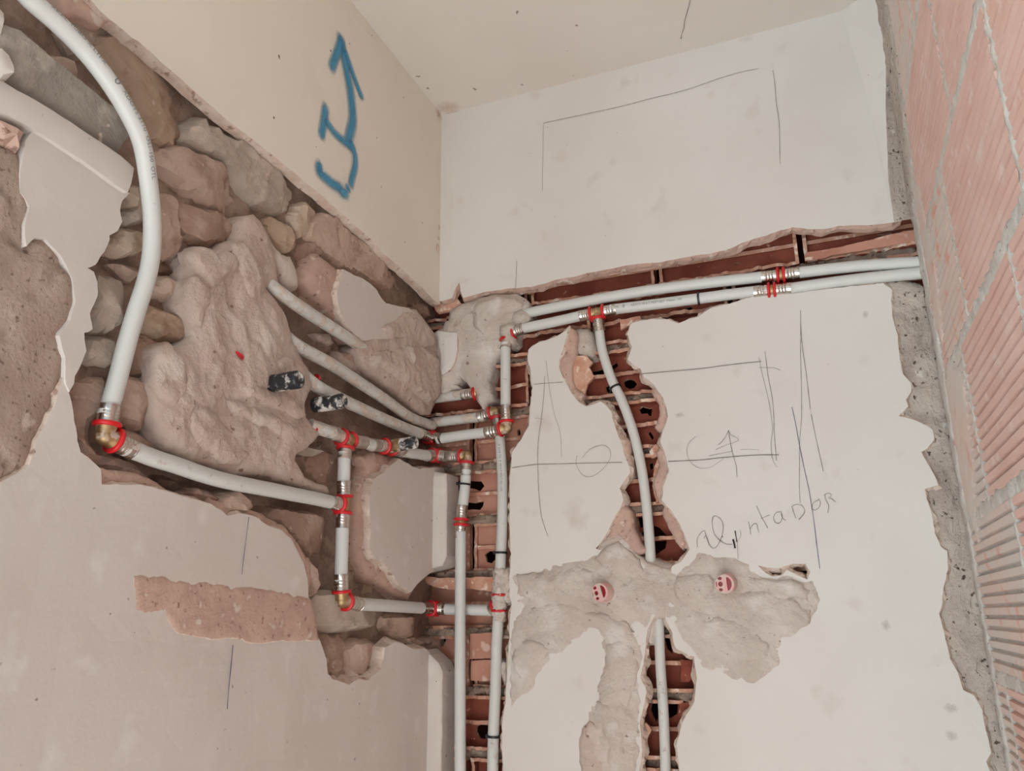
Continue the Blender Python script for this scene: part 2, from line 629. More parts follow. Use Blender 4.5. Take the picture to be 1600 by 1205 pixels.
# plaster left standing over the stones (left) and the torn flake in the middle
isl = ("58,196 80,212 110,232 140,252 165,270 190,292 203,300 194,314 190,330 192,346 186,360 173,366 174,374 166,394 150,414 138,418 148,425 154,440 154,462 "
       "143,490 146,514 133,520 137,548 126,572 119,588 117,600 111,612 104,600 104,560 94,524 112,500 119,470 114,432 100,402 74,374 56,372 42,384 40,352 48,322 "
       "34,300 34,270 42,222")
relief('standing_plaster', LW, rough_loop(poly(LW, isl, 0.004), 0.005, 0.0016, sd()), hf=lambda u, v, d: 0.0022 + undul(u, v, d) * 1.5,
       mats=(M_PLASTER_OLD, M_PLASTER_OLD), grid=0.025, side=0.035, spread=0.002, parent=wall_left)
flake = ("503,396 520,408 533,419 550,428 562,434 575,440 588,452 596,466 602,478 612,492 604,502 590,510 575,522 560,532 550,520 542,508 533,494 526,476 524,458 530,440 536,424 521,412")
relief('plaster_flake', LW, rough_loop(poly(LW, "536,421 550,428 562,434 575,440 588,452 596,466 604,474 622,478 640,482 660,500 650,520 620,530 590,530 566,532 552,520 542,508 534,494 528,476 526,458 530,440", 0.0), 0.005, 0.0015, sd()),
       hf=undul, mats=(M_PLASTER_OLD, M_BREAK), grid=0.03, side=0.03, spread=0.003, parent=wall_left)
relief('undercoat', LW, rough_loop(poly(LW, "503,394 520,407 538,420 534,440 531,460 534,478 545,505 560,528 566,534 556,534 540,518 525,496 510,474 494,456 484,440 488,420 494,404", -0.006), 0.006, 0.002, sd()),
       hf=lambda u, v, d: -0.007 - 0.012 * math.exp(-d / 0.008) + 0.002 * fbm(u, v, 45, 8), mats=(M_UNDER, M_UNDER), grid=0.007, side=0.05, spread=0.004,
       parent=wall_left, smooth=True)
relief('undercoat', LW, rough_loop(poly(LW, "80,-12 110,-20 150,10 175,30 166,36 160,42 150,42 142,38 132,30 118,26 104,28 96,24 92,8", -0.006), 0.006, 0.002, sd()),
       hf=lambda u, v, d: -0.006 + 0.002 * fbm(u, v, 45, 5), mats=(M_UNDER, M_UNDER), grid=0.012, side=0.04, spread=0.003, parent=wall_left, smooth=True)
for px in ("158,731 180,733 205,738 230,745 250,754 266,768 240,766 215,762 188,762 156,762", "330,776 350,786 372,792 398,798 420,808 446,822 462,840 476,862 488,886 492,912 484,930 476,900 462,872 440,838 414,826 384,808 352,812 334,796"):
    relief('undercoat', LW, rough_loop(poly(LW, px, -0.006), 0.006, 0.003, sd()), hf=lambda u, v, d: -0.006 - 0.004 * math.exp(-d / 0.006) + 0.002 * fbm(u, v, 50, 6), mats=(M_UNDER, M_UNDER),
           grid=0.007, side=0.04, spread=0.003, parent=wall_left, smooth=True)
# strip of missing skim coat
relief('undercoat', LW, rough_loop(poly(LW, "208,898 225,900 250,902 280,906 320,910 345,914 380,918 420,924 450,928 470,931 484,936 492,965 497,1000 465,1003 430,1001 408,1006 "
       "392,1004 375,998 350,996 330,999 300,992 280,990 272,984 262,968 256,958 238,956 224,962 211,957 209,930"), 0.005, 0.0018, sd()),
       hf=lambda u, v, d: 0.0014 + 0.0010 * fbm(u, v, 60, 5) + 0.0022 * max(0, noise.noise(Vector((u * 9, v * 60, 2)))) - 0.0012 * math.exp(-d / 0.004),
       mats=(M_UNDER, M_BREAK), grid=0.006, side=0.003, spread=0.002, parent=wall_left, smooth=True)

# brown cement patches on the left
cem = ("-60,222 24,232 40,258 50,300 48,325 40,352 40,385 58,372 76,374 100,402 114,432 119,470 112,500 95,524 105,562 98,592 90,612 84,642 70,668 58,690 "
       "54,708 44,730 22,742 0,754 -60,772 -60,500")
relief('cement_render', LW, rough_loop(poly(LW, cem), 0.006, 0.0025, sd()),
       hf=lambda u, v, d: 0.0005 + 0.0035 * fbm(u, v, 16, 5) - 0.010 * max(0, 1 - abs(fbm(u, v, 9, 31, 2)) / 0.035) * 0.6 - 0.004 * math.exp(-d / 0.006),
       mats=(M_CEMENT, M_CEMENT), grid=0.007, side=0.04, spread=0.002, parent=wall_left, smooth=True)

# ---------------- rubble core behind the plaster
core = [(YE, 1.30), (0.14, 1.24), (0.14, 2.10), (-0.35, 2.12), (-0.86, 2.16), (YE, 2.34)]
relief('rubble_core', LW, core, hf=lambda u, v, d: -0.038 + 0.009 * fbm(u, v, 16, 3) + 0.008 * fbm(u, v, 55, 5), mats=(M_RUBBLE, M_RUBBLE), grid=0.010,
       side=0.03, spread=0.0, parent=wall_left, smooth=True)


def sharpen(o, ang):
    me = o.data
    me.polygons.foreach_set('use_smooth', [True] * len(me.polygons))
    bm = bmesh.new()
    bm.from_mesh(me)
    for e in bm.edges:
        if len(e.link_faces) == 2 and e.calc_face_angle(0) > math.radians(ang):
            e.smooth = False
    bm.to_mesh(me)
    bm.free()
    return o


def stone(px, key='beige', h=-0.016, rise=0.03, rr=0.03, tilt=(0, 0), amp=1.0, grid=0.0075, name='stone', edge=0.0030, pl=None, parent=None, m=None):
    pl = pl or LW
    s = sd()
    p = poly(pl, px, h)
    A = np.array(p)
    c = A.mean(0)
    if name == 'stone':
        A = c + (A - c) * 1.05
        p = [tuple(q) for q in A]
    loop = rough_loop(p, 0.008, edge, s)

    rs = random.Random(int(s * 100))
    ext = float(np.abs(A - c).max())
    planes = []
    for i in range(6):          # broken faces: the stone is the lowest of a few tilted planes
        a = rs.uniform(0, 2 * PI)
        g = rs.uniform(0.10, 0.55) * min(1.0, amp)
        planes.append((math.cos(a) * g, math.sin(a) * g, rs.uniform(0.15, 0.55) * ext * g + rs.uniform(0, 0.004)))
    r2 = max(0.003, rr * 0.2)

    def hf(u, v, d):
        t = min(d / r2, 1.0)
        w = 0.004 * noise.noise(Vector((u * 30, v * 30, s)))
        e = min([0.004] + [p[2] - p[0] * (u - c[0] + w) - p[1] * (v - c[1] - w) for p in planes])
        e = max(e, -0.022)
        return (h - rise * 0.55 * (1 - math.sqrt(max(0.0, 1 - (1 - t) ** 2))) + e + 0.6 * (tilt[0] * (u - c[0]) + tilt[1] * (v - c[1]))
                + amp * (0.0035 * fbm(u, v, 34, s, 2) + 0.0022 * fbm(u, v, 110, s + 5, 3)))
    return sharpen(relief(name, pl, loop, hf=hf, mats=(m or ST[key], m or ST[key]), grid=grid, side=0.045, spread=0.002, parent=parent or wall_left, smooth=False), 24)


STONES = [
    ("150,60 178,58 205,66 228,90 250,110 272,130 292,150 306,164 308,186 282,229 262,226 250,220 234,230 220,210 205,186 192,160 176,132 160,104 148,84", 'ochre', -0.02, 0.02, 0.02, (0, 0.12)),
    ("60,-20 100,-10 112,20 150,40 176,34 196,56 190,66 172,70 152,80 138,88 122,78 108,60 92,42 70,14", 'grey', -0.024, 0.02, 0.02, (0, 0.2)),
    ("-20,-30 40,-20 70,20 100,62 130,92 118,98 100,92 80,78 50,60 20,40 10,10", 'dark', -0.055, 0.015, 0.02, (0, 0.0)),
    ("28,46 60,62 90,76 122,94 140,118 122,120 100,100 76,86 48,70 24,60", 'dark', -0.05, 0.012, 0.02, (0, 0.0)),
    ("60,84 88,82 112,92 128,112 134,130 120,132 96,116 72,102", 'beige', -0.018, 0.02, 0.012, (0, 0)),
    ("128,112 150,112 176,146 196,178 208,196 196,190 170,166 146,146 134,132", 'dark', -0.05, 0.012, 0.02, (0, 0)),
    ("236,234 262,226 290,228 320,242 346,252 362,268 372,288 386,312 400,328 386,342 368,338 348,330 330,318 312,306 296,300 276,288 256,270 240,252", 'beige', -0.022, 0.026, 0.03, (0, 0.1)),
    ("302,196 318,186 345,200 380,226 420,256 450,282 472,302 458,324 442,337 420,328 398,310 378,284 352,254 330,240 306,230 292,222", 'grey', -0.018, 0.03, 0.03, (0, 0.25)),
    ("468,316 482,312 502,328 496,350 488,366 474,370 460,352 457,334", 'pale', -0.022, 0.03, 0.02, (0, 0.1)),
    ("492,346 512,336 535,352 560,374 590,402 620,428 650,455 678,474 670,484 650,474 630,462 606,450 584,442 560,430 536,420 514,398 498,384 484,372", 'beige', -0.02, 0.03, 0.025, (0, 0.3)),
    ("414,336 432,334 452,350 468,372 470,384 460,394 448,398 436,388 424,364", 'ochre', -0.026, 0.026, 0.02, (0, 0.1)),
    ("470,376 486,374 498,386 504,396 496,412 486,420 474,412 462,398", 'brown', -0.03, 0.02, 0.016, (0, 0.1)),
    ("244,304 262,300 284,302 290,320 284,344 282,364 290,386 286,402 270,404 254,392 240,372 240,330", 'beige', -0.022, 0.022, 0.02, (0, 0)),
    ("286,308 308,312 332,326 352,332 372,346 380,358 364,372 352,384 332,384 312,378 296,374 284,352", 'brown', -0.024, 0.022, 0.018, (0, 0)),
    ("196,356 214,354 230,352 232,392 214,398 196,400 180,396 178,380", 'pale', -0.022, 0.022, 0.012, (0, 0)),
    ("206,284 224,284 232,300 232,344 216,350 202,352 194,336 206,318", 'grey', -0.026, 0.022, 0.014, (0, 0)),
    ("208,306 214,286 222,292 222,318 214,318", 'pale', -0.010, 0.014, 0.006, (0, 0)),
    ("140,424 162,424 190,432 206,440 202,462 204,482 196,506 178,520 160,518 146,506 143,490 150,466", 'grey', -0.014, 0.03, 0.025, (0, 0)),
    ("180,410 205,414 222,416 226,432 214,440 196,432", 'beige', -0.024, 0.018, 0.01, (0, 0)),
    ("134,526 152,520 172,522 186,528 186,560 176,572 156,570 138,568 130,552", 'grey', -0.02, 0.024, 0.018, (0, 0)),
    ("120,594 150,590 172,592 168,622 164,648 150,660 148,690 160,704 190,714 220,726 240,738 252,750 238,752 216,748 190,742 164,728 144,718 128,700 120,674 114,640", 'beige', -0.022, 0.016, 0.02, (0, 0)),
    ("190,592 208,584 226,590 238,612 244,640 242,672 224,676 206,664 186,660 184,630", 'beige', -0.016, 0.02, 0.014, (0, 0)),
    ("186,668 210,670 232,680 248,696 252,712 236,714 212,706 190,692", 'beige', -0.02, 0.016, 0.012, (0, 0)),
    ("226,484 246,474 264,482 290,496 312,508 306,522 292,536 272,532 258,530 240,522 222,512", 'ochre', -0.02, 0.024, 0.02, (0, 0)),
    ("234,444 254,430 272,430 288,446 292,462 276,470 256,466 236,464", 'pale', -0.02, 0.022, 0.014, (0, 0)),
    ("210,532 232,522 254,532 258,556 250,584 240,602 224,596 210,584 204,560", 'brown', -0.026, 0.024, 0.018, (0, 0)),
    ("244,404 262,406 276,420 274,432 252,430 240,424", 'dark', -0.034, 0.016, 0.01, (0, 0)),
    ("482,708 502,700 522,706 526,740 520,772 498,764 484,744 478,724", 'brown', -0.030, 0.024, 0.02, (0, 0)),
    ("546,712 560,716 572,728 564,756 556,780 552,806 546,790", 'brown', -0.045, 0.014, 0.01, (0, 0)),
    ("468,706 482,700 508,698 516,690 508,706 500,710 486,712", 'grey', -0.022, 0.02, 0.01, (0, 0)),
    ("494,934 512,926 540,926 566,936 592,946 606,956 602,970 592,982 562,984 530,988 508,988 494,978 486,956", 'grey', -0.017, 0.03, 0.025, (0, 0)),
    ("548,1010 566,998 590,1000 602,1012 596,1040 578,1058 558,1058 546,1044 540,1026", 'beige', -0.018, 0.026, 0.02, (0, 0)),
    ("504,990 526,990 546,998 544,1016 538,1040 528,1056 514,1050 510,1024", 'brown', -0.026, 0.024, 0.018, (0, 0)),
    ("352,776 368,764 382,764 394,780 402,796 390,802 372,802 356,804 344,798", 'beige', -0.006, 0.018, 0.006, (0.1, 0)),
    ("300,760 330,766 352,776 346,796 326,784 300,776 284,770", 'brown', -0.014, 0.02, 0.01, (0, 0)),
    ("240,740 262,742 284,756 300,772 270,768 250,760", 'dark', -0.03, 0.016, 0.01, (0, 0)),
    ("404,792 430,790 460,798 490,800 516,812 520,842 512,868 490,872 474,862 458,840 440,824 418,816", 'brown', -0.018, 0.024, 0.02, (0, 0)),
    ("496,816 522,812 524,850 526,892 508,894 494,888 488,860", 'dark', -0.040, 0.02, 0.02, (0, 0)),
    ("462,846 478,862 494,884 498,904 506,926 494,934 484,918 478,890", 'beige', -0.012, 0.02, 0.008, (0, 0)),
    ("546,818 556,822 562,850 570,884 584,906 560,908 548,892", 'brown', -0.03, 0.02, 0.01, (0, 0)),
    ("545,908 570,906 588,916 604,926 590,940 566,936 548,928", 'ochre', -0.04, 0.016, 0.012, (0, 0)),
    ("604,960 630,958 658,962 668,980 664,1000 640,998 620,996 606,984", 'beige', -0.022, 0.026, 0.02, (0, 0)),
    ("604,988 626,998 652,1006 676,1012 690,1030 700,1010 690,992 664,1000 640,996", 'beige', -0.016, 0.02, 0.01, (0, 0)),
    ("446,448 466,442 486,462 506,484 524,500 522,514 502,510 480,494 458,470", 'ochre', -0.036, 0.02, 0.014, (0, 0)),
    ("470,494 494,504 516,516 536,530 530,544 508,546 488,530 472,512", 'brown', -0.042, 0.016, 0.012, (0, 0)),
    ("532,552 552,548 572,556 594,570 606,590 592,600 570,588 546,572", 'beige', -0.02, 0.024, 0.014, (0, 0)),
    ("480,566 500,572 528,590 556,612 580,630 560,630 530,612 500,594", 'brown', -0.05, 0.016, 0.012, (0, 0)),
    ("512,658 540,652 562,664 588,676 608,686 590,690 562,684 540,676 520,676", 'brown', -0.036, 0.018, 0.012, (0, 0)),
    ("578,610 604,622 626,640 616,650 590,636", 'brown', -0.045, 0.014, 0.01, (0, 0)),
    ("596,656 620,664 632,676 610,680 592,672", 'brown', -0.045, 0.014, 0.01, (0, 0)),
    ("622,452 640,458 654,468 660,482 644,484 628,476 618,466", 'dark', -0.035, 0.016, 0.01, (0, 0)),
    ("652,470 668,474 676,490 668,498 654,490", 'brown', -0.03, 0.02, 0.01, (0, 0)),
    ("424,756 446,752 470,764 488,776 470,780 446,776", 'brown', -0.02, 0.02, 0.01, (0, 0)),
]
for a in STONES:
    stone(*a)
# squared grey slabs at the top left with the plastered ledge under them
stone("6,46 22,52 36,64 54,78 76,96 100,114 130,138 160,162 190,182 210,192 206,208 200,216 196,228 190,242 168,226 140,206 104,182 70,160 40,138 10,116 -30,90 -30,30", 'slab', 0.004, 0.004, 0.006, (0, 0.7), 0.08, 0.012, 'stone_slab', 0.0008)
stone("-40,96 0,120 30,140 62,158 100,182 140,208 170,228 192,243 212,262 206,286 200,300 180,288 150,266 110,238 80,218 50,200 20,182 -40,150", 'pale', 0.008, 0.004, 0.006, (0, -0.1), 0.05, 0.012, 'plaster_ledge', 0.001, m=M_PLASTER_OLD)
stone("-30,-30 2,-6 12,10 16,30 18,50 12,60 -4,58 -30,50", 'pale', 0.012, 0.05, 0.04, (0, 0), 1.0, 0.008, 'plaster_lump', m=M_PLASTER_OLD)
stone("-30,60 0,62 14,70 26,88 32,106 28,124 18,130 0,118 -30,100", 'pale', 0.014, 0.05, 0.04, (0, 0), 1.0, 0.008, 'plaster_lump', m=M_PLASTER_OLD)
stone("-20,170 10,176 34,190 42,214 34,240 20,228 -20,224", 'beige', 0.006, 0.03, 0.02, (0, 0), 1.6, 0.008, 'plaster_lump', m=M_UNDER)


# ---------------- trowelled mortar over the buried pipes, left wall
def smear(name, pl, px, h, m, rise=0.010, rr=0.012, a1=0.005, a2=0.0022, s1=20, s2=70, grid=0.006, side=0.04, parent=None, stroke=None, holes=(), rough=0.0025):
    s = sd()
    loop = rough_loop(poly(pl, px, h), 0.006, rough, s)
    hl = [rough_loop(poly(pl, q, h), 0.005, 0.0015, s) for q in holes]

    def hf(u, v, d):
        t = 1 - math.exp(-d / rr)
        e = h - rise + rise * t + a1 * fbm(u, v, s1, s, 2) * t
        # overlapping trowel laps: steps where one smear stops on another
        lap = fbm(u + 0.35 * v, v, s1 * 0.8, s + 9, 2)
        e += 0.0030 * (lap * 3 - math.floor(lap * 3)) * t
        r = fbm(u, v, s2, s + 3, 3)
        e += a2 * r * max(0.0, fbm(u, v, 11, s + 7, 2) + 0.35)
        if stroke:
            e += 0.0012 * noise.noise(Vector(((u * stroke[0] + v * stroke[1]) * 130, (u * stroke[1] - v * stroke[0]) * 12, s)))
        return e
    return relief(name, pl, loop, hl, hf=hf, mats=(m, m), grid=grid, side=side, spread=0.002, parent=parent, smooth=True)


smear('mortar_smear', LW, "304,398 322,384 344,392 368,374 378,372 392,336 404,332 424,356 436,392 440,420 444,440 424,446 438,466 452,486 462,516 466,534 476,552 486,572 492,590 496,602 490,612 484,632 486,652 496,662 508,676 500,690 486,700 474,706 470,720 "
      "488,748 520,760 524,772 500,768 470,758 440,748 410,740 380,744 356,734 330,728 300,716 268,704 256,690 250,660 246,630 240,606 250,584 258,560 262,536 290,540 310,524 302,500 290,480 292,450 300,430", -0.002, M_SMEAR, parent=wall_left, stroke=(0.3, 1), grid=0.005, a1=0.007)
for k_, (px, h) in enumerate((
        ("304,392 318,384 332,388 346,396 360,392 372,398 378,412 372,428 356,430 346,444 336,448 326,434 316,424 308,408", 0.004),
        ("372,380 384,376 392,386 402,396 410,412 416,434 412,456 400,470 388,458 380,436 374,416 368,398", 0.003),
        ("300,434 314,428 324,440 334,452 336,470 326,492 318,510 308,500 302,478 298,456", 0.002),
        ("386,606 404,600 424,606 446,610 462,620 474,634 484,648 472,654 452,646 436,640 420,632 404,626 390,620", 0.006),
        ("362,628 378,624 394,634 410,640 430,646 448,658 466,664 478,676 460,684 436,676 414,664 396,656 376,648", 0.004),
        ("246,568 256,540 272,536 286,552 296,574 300,596 292,620 276,634 258,622 248,600", 0.002),
        ("300,640 322,634 344,650 360,668 380,690 396,712 380,728 352,720 328,704 306,682 296,660", 0.003),
        ("438,560 456,556 470,566 482,584 486,602 470,606 452,596 440,580", 0.003))):
    smear('mortar_smear', LW, px, h, M_SMEAR, rise=0.005, rr=0.004, a1=0.003, a2=0.003, grid=0.0045, side=0.02, parent=wall_left, rough=0.004)
smear('mortar_smear', BW, "798,488 810,481 822,485 824,494 816,502 804,504 797,498", 0.012, M_SMEAR_B, parent=wall_back, rise=0.012, rr=0.006, a1=0.004, grid=0.004)
smear('mortar_smear', LW, "560,546 576,528 590,516 610,496 630,480 656,484 668,500 682,520 692,544 690,570 688,600 684,630 676,648 664,648 644,630 624,612 604,598 586,586 572,570", 0.0, M_SMEAR, parent=wall_left, stroke=(0.3, 1), rise=0.006)
smear('mortar_smear', LW, "430,372 448,398 462,400 470,416 474,436 472,450 462,456 452,450 446,440 440,418 434,396", -0.012, M_SMEAR, parent=wall_left)
smear('mortar_smear', LW, "556,546 576,560 600,580 630,606 656,634 668,650 650,644 620,620 592,600 570,582 552,566", -0.014, M_SMEAR, parent=wall_left)
for px in ("530,548 552,556 574,574 568,586 548,580 532,566", "500,520 520,522 530,534 520,540 504,532"):
    smear('mortar_smear', LW, px, -0.016, M_SMEAR, rise=0.008, parent=wall_left)

# ------------------------------------------------------------------ back wall
XE = XR + 0.02
upB = ("690,470 700,468 706,466 711,452 717,441 720,456 724,466 742,461 760,456 790,451 812,450 830,448 850,443 880,435 905,430 930,425 955,420 980,415 1005,412 "
       "1030,410 1060,405 1085,400 1110,396 1130,392 1146,386 1160,380 1180,373 1198,368 1220,360 1238,355 1262,358 1290,358 1310,353 1332,352 1350,352 1364,352 1380,350 1396,347")
ub = poly(BW, upB)
XU = XR - 0.018
upper_back = [(0.0, ZC), (0.0, ub[0][1])] + ub[1:] + [(XU, ub[-1][1]), (XU, ZC)]
keepB = lambda q: q[1] > ZC - 1e-4 or q[0] < 1e-4 or q[0] > XR - 0.0185
relief('upper_plaster', BW, rough_loop(upper_back, 0.006, 0.0013, sd(), keepB), hf=undul, mats=(M_PLASTER, M_UNDER), grid=0.05, side=0.016, spread=0.006, rag=0.7,
       parent=wall_back, straight=lambda u, v: keepB((u, v)))

lowB = ("786,1240 786,1205 784,1160 785,1125 790,1095 792,1050 795,1010 798,960 800,945 797,930 796,900 798,870 797,850 797,800 797,745 800,706 806,698 814,686 826,666 828,640 832,604 829,580 825,560 826,546 "
        "832,540 850,532 870,526 884,517 888,512 886,524 880,545 874,560 873,575 880,590 888,605 896,619 905,629 916,636 926,632 938,627 948,634 955,644 957,658 962,670 970,690 974,706 "
        "980,722 985,738 975,752 968,764 974,782 968,796 958,812 950,832 940,846 930,858 960,862 985,868 1000,878 1014,890 1022,930 1026,960 1020,968 1012,985 1008,1020 1001,1060 1010,1080 1004,1110 999,1130 1004,1170 1000,1205 998,1240 "
        "1064,1240 1062,1205 1058,1165 1066,1130 1085,1095 1088,1060 1085,1026 1070,1020 1056,1014 1050,988 1040,968 1044,930 1050,886 1064,878 1078,858 1072,842 1062,818 1048,796 1034,782 1036,760 1046,736 "
        "1041,716 1031,690 1038,668 1044,650 1036,622 1022,601 1006,590 1000,576 980,562 988,542 980,522 986,506 1000,501 1020,498 1044,500 1060,505 1076,498 1090,496 1110,482 1140,475 1160,468 "
        "1180,462 1210,460 1240,458 1266,455 1290,452 1330,447 1360,445 1380,442 1393,452 1394,480 1396,500 1403,525 1405,560 1410,585 1423,598 1424,612 1415,625 1420,636 1404,650 1426,655 "
        "1450,665 1458,672 1460,686 1450,700 1440,706 1450,726 1461,744 1465,758 1444,765 1448,780 1455,798 1458,812 1461,832 1470,855 1480,862 1482,885 1478,905 1474,920 1472,945 1468,958 1476,990 1484,1030 1496,1050 1506,1078 1521,1086 1535,1110 1541,1142 1549,1176 1541,1190 1546,1205 1556,1240")
lb = poly(BW, lowB)
zb = lb[0][1]
lower_back = lb + []
keepBl = lambda q: False
hole_r = poly(BW, "1184,884 1200,887 1216,888 1240,881 1258,881 1266,894 1262,906 1246,899 1230,891 1222,900 1206,901 1194,895")
relief('lower_plaster', BW, rough_loop(lower_back, 0.005, 0.0013, sd()), [rough_loop(hole_r, 0.005, 0.001, sd())], hf=undul, mats=(M_PLASTER, M_BREAK), grid=0.04, side=0.016, spread=0.0065,
       parent=wall_back)
box('lower_plaster', (0.02, 0.0, 0.0), (XE, 0.016, zb + 0.004), M_PLASTER, wall_back)

# tilted plaster return at the upper right corner
ret_in = [BW.at(*q) for q in pts("1306,-10 1318,30 1330,72 1345,120 1358,170 1370,220 1382,280 1390,318 1396,347")]
ret_out = []
for i, (px, py) in enumerate(pts("1384,-12 1384,30 1385,72 1384,120 1384,170 1386,220 1388,280 1393,318 1397,346")):
    hh = [0.045, 0.04, 0.036, 0.03, 0.024, 0.017, 0.009, 0.004, 0.001][i]
    ret_out.append((BW.at(px, py, hh), hh))
V = [BW.p3(u, v, 0.0006) for u, v in ret_in] + [BW.p3(u, v, h) for (u, v), h in ret_out] + [BW.p3(u + 0.012, v, -0.005) for (u, v), h in ret_out]
n9 = len(ret_in)
F = [(i, i + 1, n9 + i + 1, n9 + i) for i in range(n9 - 1)] + [(n9 + i, n9 + i + 1, 2 * n9 + i + 1, 2 * n9 + i) for i in range(n9 - 1)]
link('plaster_return', mesh('plaster_return', V, F), wall_back, M_PLASTER)

V = [BW.p3(u, v, h) for (u, v), h in ret_out] + [(XR + 0.004, -h + 0.004, v) for (u, v), h in ret_out]
link('corner_fillet', mesh('corner_fillet', V, [(i, i + 1, n9 + i + 1, n9 + i) for i in range(n9 - 1)]), wall_back, M_RENDER_R)
# strips of old back wall plaster standing proud at the left corner
for px, h in (("672,736 684,738 697,740 698,780 697,830 697,868 690,884 676,888 664,892 664,840 666,790", 0.014), ("662,1016 672,1024 684,1036 690,1050 690,1120 688,1205 688,1260 655,1260 656,1150 658,1070", 0.024)):
    relief('corner_strip', BW, rough_loop(poly(BW, px, h), 0.006, 0.0009, sd()), hf=lambda u, v, d, h=h: h + undul(u, v, d) - 0.003 * math.exp(-d / 0.004), mats=(M_PLASTER_OLD, M_PLASTER_OLD), grid=0.01, side=0.05, spread=0.001, parent=wall_back, smooth='face')

# undercoat shoulders round the chases
for px, h in (("884,520 890,512 898,514 902,530 898,552 894,572 893,590 899,606 912,616 906,628 896,619 888,605 878,588 870,574 876,552 882,530", -0.003),
              ("944,628 956,636 966,650 962,664 972,676 984,690 984,710 990,730 986,746 978,740 972,720 964,694 956,670 950,650", -0.006),
              ("1020,598 1034,612 1044,640 1042,664 1030,676 1022,668 1030,650 1030,630 1018,612", -0.006),
              ("1036,690 1044,714 1048,736 1038,756 1034,780 1024,776 1020,750 1028,730 1024,706", -0.008),
              ("1040,785 1056,806 1068,830 1074,850 1064,858 1054,846 1042,820 1034,800", -0.004),
              ("960,800 972,786 986,800 990,824 1000,846 1012,862 990,870 960,866 940,862 934,852 946,838 954,822", -0.003),
              ("985,506 1000,501 1022,498 1004,508 996,516 986,532 990,548 984,546 980,526", -0.003),
              ("800,706 816,688 828,672 830,682 816,694 804,712", -0.004)):
    smear('undercoat', BW, px, h, M_UNDER, rise=0.004, rr=0.003, a1=0.002, a2=0.003, grid=0.005, side=0.04, parent=wall_back)

# cement strip along the new brick wall
smear('render_strip', BW, "1378,440 1400,436 1432,440 1452,450 1464,500 1482,600 1498,690 1512,760 1526,830 1542,905 1558,985 1578,1085 1596,1170 1610,1240 1548,1240 1540,1190 1540,1140 1520,1090 1494,1056 1480,1020 1464,960 1470,915 1474,880 1456,840 1446,800 1436,765 "
      "1440,740 1430,706 1440,690 1410,655 1404,640 1412,620 1400,590 1396,540 1388,500 1386,470", -0.006, M_RENDER_R, rise=0.004, rr=0.01, a1=0.006, a2=0.004, s1=30, grid=0.006, parent=wall_back)
relief('render_strip', BW, [(0.80, 2.085), (XE + 0.03, 2.085), (XE + 0.03, ZC), (0.80, ZC)], hf=lambda u, v, d: -0.014 + 0.003 * fbm(u, v, 40, 2), mats=(M_RENDER_R, M_RENDER_R), grid=0.015, side=0.02, spread=0, parent=wall_back, smooth=True)

# trowelled mortar on the back wall
smear('mortar_smear', BW, "700,482 716,472 730,468 746,462 764,458 786,456 806,456 818,464 824,478 824,486 812,489 804,494 808,504 798,512 794,522 797,530 786,540 782,550 770,554 766,566 763,578 760,592 762,606 764,616 754,622 748,630 742,620 734,606 724,596 712,586 700,596 690,604 686,590 690,570 694,540 690,520 694,506", 0.004, M_SMEAR_B, parent=wall_back, stroke=(0.2, 1), rise=0.012, a1=0.006)
smear('mortar_smear', BW, "776,506 796,500 803,508 799,520 800,528 792,536 782,532 776,520", 0.016, M_SMEAR_B, parent=wall_back, rise=0.016, rr=0.008, a1=0.005, grid=0.004)
smear('mortar_smear', BW, "898,512 916,510 926,518 932,540 926,556 910,560 898,548", -0.012, M_SMEAR_B, parent=wall_back, rise=0.012, rr=0.006, a1=0.008, a2=0.005, grid=0.004)
smear('mortar_smear', BW, "796,900 806,894 820,906 834,892 850,886 870,879 890,874 906,868 922,866 938,852 950,838 962,830 972,842 986,856 1000,870 1012,880 1028,884 1044,888 1060,892 1078,874 1090,862 1110,864 1130,868 1150,870 1170,878 "
      "1184,890 1198,898 1212,902 1224,898 1236,897 1248,904 1262,910 1270,900 1280,925 1284,942 1276,962 1266,980 1246,992 1226,1002 1228,1026 1222,1042 1200,1054 1172,1074 1150,1064 1126,1052 1104,1052 1090,1040 1086,1022 1070,1010 1058,990 1048,972 1036,964 1024,966 1016,978 1008,1000 1006,1030 "
      "998,1060 1004,1080 1000,1120 1002,1160 996,1205 990,1240 940,1240 912,1190 906,1150 914,1110 930,1080 938,1050 940,1020 934,990 920,984 904,1000 890,1010 872,1026 852,1040 840,1056 832,1076 812,1096 796,1108 793,1080 794,1040 794,1000 798,970 812,950 800,944 808,930 800,918", 0.004, M_SMEAR_B,
      parent=wall_back, stroke=(0.6, 0.8), rise=0.006, rr=0.012, a1=0.006, a2=0.005, grid=0.0045, side=0.014, rough=0.004)
